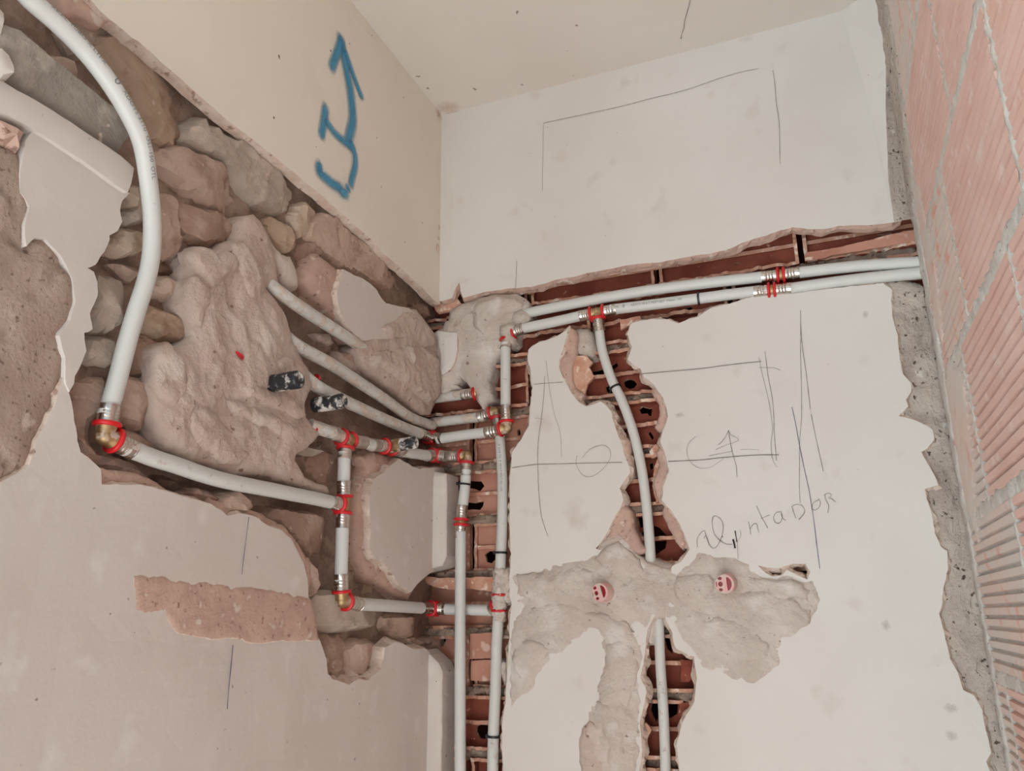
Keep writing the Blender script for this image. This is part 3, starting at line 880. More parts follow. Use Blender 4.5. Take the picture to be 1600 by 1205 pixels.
for px, h in (("806,900 830,894 856,900 884,892 910,886 930,892 926,908 900,914 872,920 846,930 824,934 808,926", 0.008),
              ("930,872 950,852 964,846 980,860 996,874 1004,890 990,902 968,896 946,890", 0.009),
              ("830,950 860,940 892,946 920,956 950,960 976,972 990,986 976,996 950,986 920,976 890,972 858,978 836,970", 0.008),
              ("1056,904 1086,896 1110,900 1116,920 1100,940 1076,946 1058,934 1050,918", 0.009),
              ("1150,930 1180,922 1216,930 1250,944 1268,954 1262,972 1234,974 1200,966 1168,958 1152,946", 0.008),
              ("1090,972 1120,962 1150,972 1180,990 1200,1010 1196,1030 1166,1036 1136,1024 1110,1008 1092,992", 0.008),
              ("1180,902 1206,908 1232,904 1252,914 1268,926 1262,938 1236,934 1206,926 1184,918", 0.009),
              ("802,1010 822,1000 844,1004 856,1016 842,1034 828,1050 812,1062 800,1046", 0.008),
              ("946,1010 966,1000 986,1012 996,1040 990,1076 978,1104 960,1096 950,1064 944,1036", 0.007),
              ("930,1096 950,1100 966,1120 976,1150 974,1186 960,1210 948,1180 944,1146 932,1120", 0.007)):
    smear('mortar_smear', BW, px, h, M_SMEAR_B, rise=0.004, rr=0.005, a1=0.003, a2=0.004, grid=0.0045, side=0.012, parent=wall_back, rough=0.004, stroke=(0.7, 0.7))
smear('mortar_scrape', BW, "908,1140 920,1128 938,1134 946,1150 944,1180 940,1220 912,1230 904,1190 904,1160", 0.006, M_SMEAR, rise=0.003, grid=0.006, side=0.012, parent=wall_back)
smear('mortar_smear', BW, "664,522 678,514 692,508 706,516 718,530 720,560 714,588 704,600 694,612 684,616 676,600 670,576 664,550", 0.004, M_SMEAR_B, parent=wall_back, rise=0.014, rr=0.008, a1=0.005, grid=0.005, stroke=(0.2, 1))
relief('corner_strip', BW, rough_loop(poly(BW, "683,517 698,518 713,520 714,544 709,566 703,577 690,586 686,574 689,556 685,536", 0.012), 0.005, 0.0012, sd()), hf=lambda u, v, d: 0.012 + undul(u, v, d) - 0.002 * math.exp(-d / 0.003), mats=(M_PLASTER, M_BREAK), grid=0.012, side=0.02, spread=0.001, parent=wall_back)
smear('mortar_smear', LW, "580,560 600,570 624,588 652,612 676,632 688,626 692,600 690,575 684,552 664,540 640,540 612,546 594,548", 0.010, M_SMEAR, rise=0.010, rr=0.006, a1=0.005, a2=0.004, grid=0.0045, parent=wall_left, rough=0.004)
smear('mortar_smear', LW, "600,512 622,498 644,486 660,494 672,512 684,534 676,546 656,536 634,530 612,528", 0.006, M_SMEAR, rise=0.006, rr=0.005, a1=0.004, a2=0.003, grid=0.0045, parent=wall_left, rough=0.004)
smear('mortar_smear', BW, "744,470 776,462 804,462 816,474 806,484 784,490 766,500 752,520 738,508 734,488", 0.012, M_SMEAR_B, rise=0.007, rr=0.005, a1=0.004, grid=0.005, parent=wall_back, rough=0.004)
for px, h in (("690,560 704,556 716,548 716,530 712,500 692,498 686,520", 0.006), ("772,884 792,886 800,900 812,894 826,900 806,912 796,924 800,940 786,946 774,936 770,910", -0.004),
              ("1000,868 1022,872 1046,880 1064,884 1052,894 1040,908 1022,900 1006,890", -0.006), ("1016,958 1030,964 1026,990 1020,1010 1008,1010 1008,990", -0.004),
              ("742,608 762,606 768,620 758,626 752,640 746,630 740,622", -0.002), ("690,590 708,596 716,604 700,610 688,606", -0.004), ("776,1030 788,1036 790,1060 784,1070 776,1050", -0.004)):
    smear('mortar_smear', BW, px, h, M_SMEAR_B, rise=0.012, rr=0.006, a1=0.006, grid=0.005, parent=wall_back)

# ---------------- hollow bricks seen inside the chases
HB = -0.050
CELL_HOLES = [poly(BW, s, HB) for s in (
    "708,752 716,750 752,752 757,760 750,768 742,764 730,762 718,768 710,764", "704,784 720,783 740,786 756,783 755,790 750,797 738,796 724,798 706,800",
    "757,866 766,860 774,864 774,874 768,880 760,878", "682,996 692,992 697,1000 692,1010 684,1012", "706,820 712,824 712,852 707,866 704,852",
    "744,1136 752,1131 762,1134 764,1148 758,1156 748,1154 743,1144",
    "924,579 934,578 944,575 946,584 938,586 924,586", "953,572 962,566 966,572 958,578", "974,596 982,592 990,594 996,600 992,606 984,608 976,604",
    "946,604 956,598 960,610 954,616 948,612", "912,600 918,598 919,612 914,616", "998,640 1003,635 1014,638 1019,637 1018,650 1014,650 1012,646 1002,647",
    "1012,676 1015,673 1022,684 1019,688", "974,672 978,671 980,688 976,688", "1014,724 1020,722 1021,732 1016,736", "962,640 966,638 967,650 963,654",
    "1002,832 1012,818 1030,824 1042,838 1040,856 1026,866 1006,868 998,850", "946,546 951,545 953,552 948,555", "996,808 1004,804 1006,822 1000,826",
    "1370,366 1392,364 1394,371 1374,373", "1146,411 1158,409 1157,412 1147,413", "1060,484 1080,478 1084,486 1076,490 1062,490", "818,474 824,462 830,468 829,488 822,488",
    "808,672 812,670 814,680 809,681", "800,904 814,898 822,906 812,912 802,912", "1036,975 1042,970 1046,1000 1052,1024 1042,1014 1038,1000",
    "1018,1080 1030,1060 1034,1110 1024,1130 1016,1110", "1040,1100 1060,1094 1058,1116 1044,1124", "1014,1180 1034,1170 1050,1176 1052,1215 1012,1215", "1222,886 1240,884 1260,884 1258,900 1236,896", "672,498 688,492 690,512 680,516")]
Z0, DZ, BL, MJ = 1.184, 0.1035, 0.262, 0.012
chase_test = [lower_back, upper_back]


def in_chase(xa, xb, za, zb2):
    gx = np.linspace(xa, xb, 14)
    gz = np.linspace(za, zb2, 6)
    G = np.array([(a, b) for a in gx for b in gz])
    k = np.ones(len(G), bool)
    for p in chase_test:
        k &= ~inside(G, p)
    k &= (G[:, 0] > -0.05) & (G[:, 0] < XR)
    k |= inside(G, hole_r)
    return k.any()


def strip_web(V, F, mi, xa, xb, z, th, back, front, seed, amp=0.007, vert=False):
    """a clay web: a plate standing forward from the rear shell with a broken front edge"""
    n = max(2, int(abs(xb - xa) / 0.007))
    s = len(V)
    for i in range(n + 1):
        t = xa + (xb - xa) * i / n
        f = front + amp * (noise.noise(Vector((t * 55, z * 31, seed))) + 0.6 * noise.noise(Vector((t * 160, z * 31, seed))))
        f = min(max(f, back + 0.004), -0.017)
        w = th * (0.5 + 0.12 * noise.noise(Vector((t * 80, seed, 2))))
        for hh, dz in ((back, -w), (f, -w), (f + 0.001, w), (back, w)):
            V.append(BW.p3(z + dz, t, hh) if vert else BW.p3(t, z + dz, hh))
    for i in range(n):
        a, b = s + 4 * i, s + 4 * (i + 1)
        for k, m in ((0, 0), (1, 1), (2, 0)):
            F.append((a + k, b + k, b + k + 1, a + k + 1))
            mi.append(m)
    for b in (s, s + 4 * n):
        F.append((b, b + 1, b + 2, b + 3))
        mi.append(1)


joints = []
nb = 0
for k in range(-2, 11):
    za, zt = Z0 + DZ * k + MJ / 2, Z0 + DZ * (k + 1) - MJ / 2
    off = 0.056 if k % 2 else 0.187
    for j in range(-1, 5):
        xa, xb = off + BL * (j - 1) + 0.005, off + BL * j - 0.005
        xa, xb = max(xa, -0.10), min(xb, XR + 0.03)
        if xb - xa < 0.03 or not in_chase(xa, xb, za, zt):
            continue
        seed = sd()
        rect = [(xa, za), (xb, za), (xb, zt), (xa, zt)]
        hl = []
        for q in CELL_HOLES:
            c = np.mean(np.array(q), 0)
            if xa < c[0] < xb and za < c[1] < zt:
                q2 = [(min(max(u, xa + 0.003), xb - 0.003), min(max(v, za + 0.003), zt - 0.003)) for u, v in q]
                hl.append(rough_loop(q2, 0.004, 0.0008, seed))
        P, T = triangulate(rect, hl, 0.02)
        V, F, mi = [], [], []
        a, b, c = P[T[:, 0]], P[T[:, 1]], P[T[:, 2]]
        ccw = ((b - a)[:, 0] * (c - a)[:, 1] - (b - a)[:, 1] * (c - a)[:, 0]) > 0
        T[~ccw] = T[~ccw][:, ::-1]
        V = [BW.p3(u, v, HB + 0.0012 * fbm(u, v, 30, seed, 2)) for u, v in P]
        F = [tuple(t) for t in T]
        mi = [0] * len(F)
        cnt = {}
        for t in F:
            for i in range(3):
                e = (t[i], t[(i + 1) % 3]); kk = (min(e), max(e))
                cnt[kk] = None if kk in cnt else e
        for e in [e for e in cnt.values() if e]:
            s = len(V)
            for q in (e[0], e[1]):
                u, v = P[q]
                V.append(BW.p3(u, v, HB - 0.008))
            F.append((e[1], e[0], s, s + 1)); mi.append(1)
        dusty = (xa < 0.15 and 1.29 < za < 1.76)
        channel = za > 1.98
        fr = -0.041 if dusty else -0.027
        strip_web(V, F, mi, xa, xb, za + 0.003, 0.006, HB, fr, seed, 0.010)
        strip_web(V, F, mi, xa, xb, zt - 0.003, 0.006, HB, fr, seed + 1, 0.010)
        strip_web(V, F, mi, xa, xb, (za + zt) / 2, 0.007, HB, (-0.047 if dusty or channel else -0.034), seed + 2, 0.003 if dusty or channel else 0.012)
        strip_web(V, F, mi, za, zt, xa + 0.003, 0.006, HB, (-0.044 if dusty else -0.034), seed + 3, 0.006, True)
        strip_web(V, F, mi, za, zt, xb - 0.003, 0.006, HB, (-0.044 if dusty else -0.034), seed + 4, 0.006, True)
        link('brick', mesh('brick', V, F, False, mi), wall_back, [M_BRICK_DUSTY if dusty else M_BRICK_IN, M_BRICK_CUT])
        nb += 1
# lit remains of the front shells
for px, h, m in (("660,900 690,903 740,902 800,900 800,914 786,918 772,926 750,922 730,920 704,922 684,918 668,914", -0.02, M_BRICK_CUT),
                 ("896,556 916,556 926,566 920,574 929,588 918,600 913,618 902,616 894,600 892,580", -0.012, M_BRICK_CUT),
                 ("1034,700 1044,720 1044,740 1036,760 1034,780 1026,786 1020,760 1022,730", -0.02, M_BRICK_CUT),
                 ("1014,706 1024,694 1030,700 1028,712 1018,716", -0.02, M_BRICK_CUT), ("1062,1030 1084,1032 1084,1056 1076,1066 1064,1066 1066,1046", -0.026, M_BRICK_IN),
                 ("1062,1100 1084,1096 1082,1112 1070,1122 1060,1120", -0.026, M_BRICK_IN), ("998,1140 1010,1130 1018,1140 1010,1160 1000,1172", -0.016, M_BRICK_CUT),
                 ("734,990 772,988 772,1030 734,1030", -0.026, M_BRICK_DUSTY), ("735,1032 772,1031 772,1064 736,1064", -0.027, M_BRICK_DUSTY),
                 ("820,440 860,436 950,421 1024,412 1026,420 940,432 870,446 824,458", -0.014, M_UNDER),
                 ("1260,395 1300,388 1430,358 1430,376 1380,386 1320,396 1262,408", -0.020, M_BRICK_DUSTY),
                 ("676,478 688,470 714,466 722,476 706,486 684,490", -0.012, M_BRICK_CUT),
                 ("968,500 1000,494 1004,506 990,520 984,508 970,516", -0.016, M_BRICK_CUT)):
    relief('brick_shell', BW, rough_loop(poly(BW, px, h), 0.006, 0.0016, sd()), hf=lambda u, v, d, h=h: h + 0.0012 * fbm(u, v, 30, 3, 2), mats=(m, M_BRICK_CUT), grid=0.015, side=0.007, spread=-0.0, parent=wall_back)
# bed mortar between the courses (one crumbly mass per bed)
for k in range(-1, 10):
    z = Z0 + DZ * k
    for xa, xb in ((-0.06, 0.19), (0.24, 0.46), (0.46, XR)):
        if not in_chase(xa, xb, z - 0.006, z + 0.006):
            continue
        s = sd()
        o = relief('bed_mortar', BW, rough_loop([(xa, z - 0.007), (xb, z - 0.007), (xb, z + 0.008), (xa, z + 0.008)], 0.008, 0.002, s),
                   hf=lambda u, v, d: -0.034 + 0.010 * fbm(u, v, 60, s, 3), mats=(M_JOINT, M_JOINT), grid=0.005, side=0.02, spread=0.0, parent=wall_back, smooth=True)
# added backing sheet behind the cell holes, their deep shade put into its colour
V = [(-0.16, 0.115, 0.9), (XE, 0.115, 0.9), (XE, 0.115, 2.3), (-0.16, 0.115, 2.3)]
link('shade_backing', mesh('shade_backing', V, [(0, 1, 2, 3)]), wall_back, M_CELL_SHADE)

# ------------------------------------------------------------------ right wall: new ribbed bricks
ZB = [1.108, 1.327, 1.545, 1.763, 1.983, 2.201, 2.42, 2.64]
HJ = [-0.10, -0.345, -0.215, -0.630, -0.42, -0.30, -0.1]
BLN = 0.330
MW = 0.014


def ribbed(ya, yb, za, zt, seed, m):
    prof = []
    n = 14
    pitch = (zt - za) / n
    for i in range(n):
        z = za + i * pitch
        g = 0.0052 if i % 2 else 0.0040
        prof += [(z + 0.0002, -g if i else -0.001), (z + 0.0022, -g if i else -0.001), (z + 0.0042, 0.0), (z + pitch - 0.0018, 0.0008)]
    prof.append((zt - 0.0004, -0.001))
    ys = np.linspace(ya, yb, max(3, int((yb - ya) / 0.05) + 1))
    V, F = [], []
    for z, h in prof:
        for y in ys:
            w = 0.0012 * noise.noise(Vector((y * 8, z * 8, seed)))
            V.append(RW.p3(y, z, h + w))
    R, Cn = len(prof), len(ys)
    for i in range(R - 1):
        for j in range(Cn - 1):
            a = i * Cn + j
            F.append((a, a + Cn, a + Cn + 1, a + 1))
    b = len(V)
    V += [RW.p3(y, z, -0.06) for y, z in ((ya, za), (yb, za), (yb, zt), (ya, zt))]
    F += [tuple(range(Cn)) + (b + 1, b), tuple((R - 1) * Cn + j for j in reversed(range(Cn))) + (b + 3, b + 2)[:0] + (b + 3, b + 2)]
    F += [tuple(i * Cn for i in reversed(range(R))) + (b, b + 3), tuple(i * Cn + Cn - 1 for i in range(R)) + (b + 2, b + 1)]
    return link('brick', mesh('brick', V, F), wall_right, m)


for r in range(len(ZB) - 1):
    za, zt = ZB[r] + MW / 2, min(ZB[r + 1] - MW / 2, ZC)
    j0 = HJ[r]
    k = math.floor((0.02 - j0) / BLN)
    y = j0 + BLN * (k + 1)
    while y > -1.25:
        ya, yb = y - BLN + MW / 2, min(y - MW / 2, 0.0)
        if yb - ya > 0.03:
            ribbed(max(ya, -1.25), yb, za, zt, sd(), M_NEWBRICK_D if yb > -0.03 else M_NEWBRICK)
        y -= BLN
box('brick', (XR - 0.0, -1.25, 0.0), (XR + 0.06, 0.0, ZB[0]), M_NEWBRICK, wall_right)


def right_mortar(loop, h=0.001, a=0.0025, grid=0.006, m=M_NEWMORTAR, name='mortar'):
    s = sd()
    return relief(name, RW, rough_loop(loop, 0.006, 0.003, s), hf=lambda u, v, d: h + a * fbm(u, v, 70, s, 3) - 0.002 * math.exp(-d / 0.003), mats=(m, m), grid=grid,
                  side=0.012, spread=0.001, parent=wall_right, smooth=True)


for r, z in enumerate(ZB[1:-1]):
    right_mortar([(-0.95, z - 0.011), (0.0, z - 0.011), (0.0, z + 0.011), (-0.95, z + 0.011)])
for r in range(len(ZB) - 1):
    y = HJ[r] + BLN
    while y > -0.95:
        if -0.9 < y < -0.02:
            right_mortar([(y - 0.008, ZB[r] + 0.004), (y + 0.008, ZB[r] + 0.004), (y + 0.008, min(ZB[r + 1], ZC) - 0.004), (y - 0.008, min(ZB[r + 1], ZC) - 0.004)])
        y -= BLN
box('mortar', (XR + 0.004, -1.25, ZB[0]), (XR + 0.05, 0.0, ZC), M_NEWMORTAR, wall_right)
# mortar pointed into the corner
right_mortar([(-0.10, 2.12), (-0.13, 2.3), (-0.12, ZC), (0.0, ZC), (0.0, 2.05), (-0.05, 2.05)], 0.004, 0.003, 0.01, M_RENDER_R, 'corner_fillet')
right_mortar([(-0.035, 1.1), (-0.03, 1.4), (-0.045, 1.75), (-0.06, 2.02), (-0.05, 2.1), (0.0, 2.1), (0.0, 1.1)], 0.003, 0.003, 0.01, M_NEWMORTAR, 'corner_fillet')
# thin mortar wash near the corner
for loop in ([(-0.16, 1.62), (-0.2, 1.72), (-0.1, 1.78), (-0.03, 1.75), (-0.03, 1.58), (-0.08, 1.5)], [(-0.14, 1.9), (-0.12, 2.06), (-0.04, 2.1), (-0.03, 1.85), (-0.08, 1.8)]):
    right_mortar(loop, 0.0012, 0.0016, 0.008, M_NEWBRICK_D, 'mortar_wash')

# ------------------------------------------------------------------ pipes and press fittings
R0 = 0.0101


def P3(pl, px, py, h=0.0):
    return Vector(pl.p3(*pl.at(px, py, h), h))


def L3(s, h=0.0):
    """'x,y[,h] ...' on the left wall"""
    out = []
    for q in s.split():
        a = [float(x) for x in q.split(',')]
        out.append(P3(LW, a[0], a[1], a[2] if len(a) > 2 else h))
    return out


def B3(s, h=0.0):
    out = []
    for q in s.split():
        a = [float(x) for x in q.split(',')]
        out.append(P3(BW, a[0], a[1], a[2] if len(a) > 2 else h))
    return out


def spline(p, step=0.008):
    if len(p) == 2:
        n = max(2, int((p[1] - p[0]).length / 0.03))
        return [p[0].lerp(p[1], i / n) for i in range(n + 1)]
    q = [p[0] * 2 - p[1]] + list(p) + [p[-1] * 2 - p[-2]]
    out = []
    for i in range(1, len(q) - 2):
        a, b, c, d = q[i - 1:i + 3]
        n = max(2, int((c - b).length / step))
        for j in range(n):
            t = j / n
            out.append(0.5 * ((2 * b) + (c - a) * t + (2 * a - 5 * b + 4 * c - d) * t * t + (3 * b - a - 3 * c + d) * t ** 3))
    out.append(q[-2].copy())
    return out


def frames(c):
    T = []
    for i in range(len(c)):
        t = c[min(i + 1, len(c) - 1)] - c[max(i - 1, 0)]
        T.append(t.normalized())
    ref = Vector((0, 0, 1)) if abs(T[0].z) < 0.9 else Vector((0, -1, 0))
    n = (ref - T[0] * ref.dot(T[0])).normalized()
    N = []
    for t in T:
        n = (n - t * n.dot(t)).normalized()
        N.append(n)
    return T, N


def tube_geo(V, F, c, r, seg=18, caps=True):
    T, N = frames(c)
    s = len(V)
    for p, t, n in zip(c, T, N):
        b = t.cross(n)
        for k in range(seg):
            a = 2 * PI * k / seg
            V.append(p + n * (math.cos(a) * r) + b * (math.sin(a) * r))
    for i in range(len(c) - 1):
        for k in range(seg):
            a, b2 = s + i * seg + k, s + i * seg + (k + 1) % seg
            F.append((a, b2, b2 + seg, a + seg))
    if caps:
        F.append(tuple(s + k for k in reversed(range(seg))))
        F.append(tuple(s + (len(c) - 1) * seg + k for k in range(seg)))


def lathe_geo(V, F, p0, d, prof, seg=20):
    d = d.normalized()
    ref = Vector((0, 0, 1)) if abs(d.z) < 0.9 else Vector((0, -1, 0))
    n = (ref - d * ref.dot(d)).normalized()
    b = d.cross(n)
    s = len(V)
    for t, r in prof:
        for k in range(seg):
            a = 2 * PI * k / seg
            V.append(p0 + d * t + n * (math.cos(a) * r) + b * (math.sin(a) * r))
    for i in range(len(prof) - 1):
        for k in range(seg):
            a, b2 = s + i * seg + k, s + i * seg + (k + 1) % seg
            F.append((a, b2, b2 + seg, a + seg))
    F.append(tuple(s + k for k in reversed(range(seg))))
    F.append(tuple(s + (len(prof) - 1) * seg + k for k in range(seg)))


def shade(o, ang=40):
    me = o.data
    me.polygons.foreach_set('use_smooth', [True] * len(me.polygons))
    bm = bmesh.new()
    bm.from_mesh(me)
    for e in bm.edges:
        if len(e.link_faces) == 2 and e.calc_face_angle(0) > math.radians(ang):
            e.smooth = False
    bm.to_mesh(me)
    bm.free()
    return o


def water_pipe(path, label, m=None, r=R0, ext=(0.012, 0.012)):
    """pipe run; ext pushes the ends into the sleeves they are pressed into"""
    p = [q.copy() for q in path]
    if ext[0]: p[0] = p[0] + (p[0] - p[1]).normalized() * ext[0]
    if ext[1]: p[-1] = p[-1] + (p[-1] - p[-2]).normalized() * ext[1]
    c = spline(p)
    V, F = [], []
    tube_geo(V, F, c, r)
    o = shade(link('water_pipe', mesh('water_pipe', V, F), None, m or M_PIPE))
    tag(o, label, 'pipe', None)
    return o, c


def sphere_geo(V, F, c, r, seg=16, rings=10):
    lathe_geo(V, F, c, Vector((0, 0, 1)), [(-r * math.cos(PI * i / rings), max(1e-5, r * math.sin(PI * i / rings))) for i in range(rings + 1)], seg)


def fitting(name, c, arms, label, r=R0, dusty=False, body=True, extra=None, tee=False):
    """brass press fitting: arms = [(end point of the steel sleeve, distance of the red collar from the centre)]"""
    t = thing(name, c, label, 'pipe fitting')
    V, F = [], []
    rb = r * 0.98
    sphere_geo(V, F, c, rb * 1.04)
    for e, k in arms:
        d = (e - c).normalized()
        if e is None:
            continue
        lathe_geo(V, F, c, d, [(0, rb), (k * 0.55, rb), (k * 0.7, rb * 1.1), (k, rb * 1.1)], 18)
    if extra:
        extra(V, F)
    shade(link('brass_body', mesh('brass_body', V, F), t, M_BRASS), 50)
    for e, k in arms:
        d = (e - c).normalized()
        L = (e - c).length
        V, F = [], []
        w = 0.0054
        prof = [(k - w / 2, r * 1.02), (k - w / 2 + 0.0004, r * 1.40), (k - w / 2 + 0.0014, r * 1.48), (k + w / 2 - 0.0014, r * 1.48), (k + w / 2 - 0.0004, r * 1.40), (k + w / 2, r * 1.02)]
        lathe_geo(V, F, c, d, prof, 24)
        link('red_collar', mesh('red_collar', V, F, True), t, M_RED_D if dusty else M_RED)
        shade(t.children[-1], 50)
        if L > k + 0.006:
            V, F = [], []
            a, b = k + w / 2, L
            s = r * 1.10
            span = b - a
            prof = [(a, s)]
            if span > 0.012:
                for q in (0.24, 0.44, 0.64):
                    m0 = a + span * q
                    prof += [(m0 - 0.0014, s), (m0, s * 0.955), (m0 + 0.0014, s)]
            prof += [(b - 0.0016, s), (b - 0.0012, s * 1.05), (b, s * 1.05), (b, r * 0.99)]
            lathe_geo(V, F, c, d, prof, 20)
            shade(link('steel_sleeve', mesh('steel_sleeve', V, F), t, M_STEEL_D if dusty else M_STEEL), 35)
    return t


def V3(*a):
    return Vector(a)


# --- big curved pipe at the far left and its elbow
big = L3("8,-52,0.012 30,-22,0.014 48,0,0.014 88,35,0.016 129,76,0.018 168,125,0.022 200,176,0.026 222,226,0.024 234,300,0.014 238,352,0.010 236,400,0.006 228,440,0.004 215,480,0.001 200,530,-0.002 187,580,-0.005 179,610,-0.006 172,633,-0.007")
pipe_big, c_big = water_pipe(big, 'long curved white pipe sweeping down from the top past grey stone slabs', M_PIPE, ext=(0, 0.012))
ec = L3("164,681,-0.008")[0]
fitting('elbow_fitting', ec, [(L3("172,633,-0.007")[0], 0.0125), (L3("207,703,-0.006")[0], 0.0125)], 'clean brass elbow with two bright red collars at the foot of the curved pipe')
run2 = L3("207,703,-0.006 240,716 275,727 312,740 350,751 388,759 425,766 460,773 492,779 517,785", -0.006)
water_pipe(run2, 'gently sagging white pipe running from the clean brass elbow to the middle tee', M_PIPE_SPECK)

# --- left wall tree of tees
T1 = L3("537,789,-0.006")[0]
fitting('tee_fitting', T1, [(L3("537,752,-0.006")[0], 0.013), (L3("535,826,-0.006")[0], 0.013), (L3("515,784,-0.006")[0], 0.013)], 'three way tee with red collars where the sagging pipe meets the short vertical pipes', dusty=False)
T2 = L3("541,687,-0.006")[0]
fitting('tee_fitting', T2, [(L3("538,718,-0.006")[0], 0.014), (L3("519,676,-0.008")[0], 0.013), (L3("570,692,-0.006")[0], 0.013)], 'dusty tee with red collars below the black plugs on stone', dusty=True)
water_pipe(L3("538,718 537,752", -0.006), 'very short vertical white pipe between the two tees')
water_pipe(L3("520,676,-0.008 506,672,-0.009 492,667,-0.014"), 'stub of white pipe coming out of the mortar beside the dusty tee', M_PIPE_DUST, ext=(0.012, 0.01))
water_pipe(L3("568,692 580,695", -0.006), 'tiny collar of white pipe between dusty tee and brass outlet', M_PIPE, ext=(0.01, 0.01))
out_c = L3("607,698,-0.006")[0]
plug_dir = Vector((1, 0, 0.05)).normalized()


def outlet_boss(V, F):
    lathe_geo(V, F, out_c, plug_dir, [(0, 0.0105), (0.004, 0.0118), (0.026, 0.0118), (0.026, 0.009)], 18)


fitting('outlet_fitting', out_c, [(L3("580,695,-0.006")[0], 0.015), (L3("628,706,-0.006")[0], 0.0135)], 'tarnished brass outlet fitting that holds the plug nearest the wall corner', dusty=True, extra=outlet_boss)
water_pipe(L3("628,706 648,709 668,712", -0.006), 'short white pipe under the black plug nearest the corner')
k1 = P3(BW, 679, 711, 0.0)
fitting('corner_elbow', k1, [(L3("666,712,-0.006")[0], 0.009), (B3("702,714,0.0")[0], 0.009)], 'dusty corner elbow with pinched red collars leading to the lowest corner pipe', dusty=True)
E2 = P3(BW, 730, 713, 0.002)
fitting('elbow_fitting', E2, [(B3("702,714,0.0")[0], 0.013), (B3("728,744,0.004")[0], 0.013)], 'brass elbow turning downward at the top of the left vertical pipe', dusty=True)
water_pipe(B3("728,744 726,768 723,790", 0.005), 'short vertical white pipe strapped by a black tie across broken brick cells')
k2 = P3(BW, 720.5, 816, 0.006)
fitting('coupling', k2, [(B3("722,790,0.006")[0], 0.005), (B3("719,841,0.006")[0], 0.005)], 'straight coupling with two red collars midway down the left vertical pipe')
water_pipe(B3("720,841 719,970 719,1120 719,1230 719,1420", 0.008), 'long left vertical white pipe running down the brick chase', ext=(0.012, 0))

# --- below the middle tee
water_pipe(L3("535,826 534,862 533,897", -0.006), 'vertical white pipe between the middle tee and the lower elbow')
E3 = L3("534,939,-0.006")[0]
fitting('elbow_fitting', E3, [(L3("533,897,-0.006")[0], 0.0135), (L3("561,944,-0.008")[0], 0.0125)], 'lower brass elbow with red collars above the rounded grey stone')
k3 = P3(BW, 676, 951, -0.016)
water_pipe(L3("561,944,-0.008 610,947,-0.010 655,950,-0.012"), 'horizontal white pipe from the lower elbow to the wall corner', M_PIPE)
fitting('corner_elbow', k3, [(L3("657,950,-0.012")[0], 0.0095), (B3("697,952,-0.017")[0], 0.0095)], 'corner elbow with crossed red collars at the end of the lower horizontal pipe')
water_pipe(B3("697,952,-0.017 730,953,-0.017 770,954,-0.016"), 'short horizontal white pipe passing behind the left vertical pipe', ext=(0.01, 0.004))

# --- second vertical pipe with its mortar-caked tee
T4 = P3(BW, 780, 944, -0.010)
pipe_b, c_b = water_pipe(B3("781,682,-0.016 783,712,-0.014 785,752,-0.012 785,800,-0.010 783,860,-0.010 781,897,-0.010"), 'upper half of the second vertical pipe, printed, strapped beside a dark brick hole', M_PIPE_SPECK)
fitting('tee_fitting', T4, [(B3("781,897,-0.010")[0], 0.016), (B3("779,962,-0.010")[0], 0.012), (B3("768,954,-0.016")[0], 0.010)], 'tee caked in mortar halfway down the second vertical pipe', dusty=True)
V, F = [], []
pa, pb2 = B3("782,888,-0.010")[0], B3("779.5,972,-0.009")[0]
dd = pb2 - pa
nn_ = 26
lathe_geo(V, F, pa, dd, [(dd.length * i / nn_, R0 * (1.0 if i in (0, nn_) else 1.22 + 0.16 * math.sin(PI * i / nn_))) for i in range(nn_ + 1)], 26)
for q in V:
    ax_p = pa + dd.normalized() * ((q - pa).dot(dd.normalized()))
    off_ = q - ax_p
    q += off_ * (0.30 * noise.noise(q * 150) + 0.22 * noise.noise(q * 330) - 0.04)
link('mortar_cake', mesh('mortar_cake', V, F, True), [o for o in COL.objects if o.get('label', '').startswith('tee caked')][0], M_SMEAR_B)
water_pipe(B3("779,962 776,1010 774,1080 771,1150 770,1205 767,1420", -0.008), 'lower half of the second vertical pipe, tied with a black strap near the bottom', M_PIPE_SPECK, ext=(0.012, 0))

# --- corner bundle
water_pipe(L3("416,440,-0.022 430,452,-0.010 470,481,-0.006 515,510,-0.007 555,536,-0.010 590,561,-0.018 640,590,-0.03 680,616,-0.03"), 'topmost dusty pipe slanting down the left wall and vanishing behind the plaster flake', M_PIPE_DUST, ext=(0.02, 0.005))
water_pipe(L3("452,530,-0.024 467,542,-0.012 515,568,-0.008 560,597,-0.008 605,627,-0.009 640,652,-0.011 672,664,-0.014"), 'middle dusty pipe slanting down the left wall into the corner bundle', M_PIPE_DUST, ext=(0.02, 0.01))
h_b = B3("682,660,-0.016 715,656,-0.016 748,652,-0.016")
water_pipe(h_b, 'mortar splashed pipe in the corner, second from the top of the bundle', M_PIPE_DUST)
E5 = P3(BW, 775, 644, -0.018)
fitting('elbow_fitting', E5, [(B3("747,652,-0.016")[0], 0.012), (B3("781,683,-0.016")[0], 0.013)], 'brass elbow tucked behind the front elbow at the head of the second vertical pipe', dusty=True)
water_pipe(L3("484,594,-0.02 496,604,-0.012 537,626,-0.010 600,655,-0.010 636,670,-0.010 656,677,-0.010"), 'lowest dusty pipe slanting down the left wall behind the middle black plug', M_PIPE_DUST, ext=(0.02, 0.008))
k4 = P3(BW, 671, 684, -0.006)
fitting('corner_elbow', k4, [(L3("655,677,-0.010")[0], 0.0095), (B3("692,685,-0.002")[0], 0.0095)], 'corner elbow with bright red pinched collars beside the plug nearest the corner', dusty=False)
water_pipe(B3("692,685,-0.002 725,680,-0.001 759,676,0.001"), 'clean short pipe from the corner elbow to the front brass elbow')
E4 = P3(BW, 792, 669, 0.002)
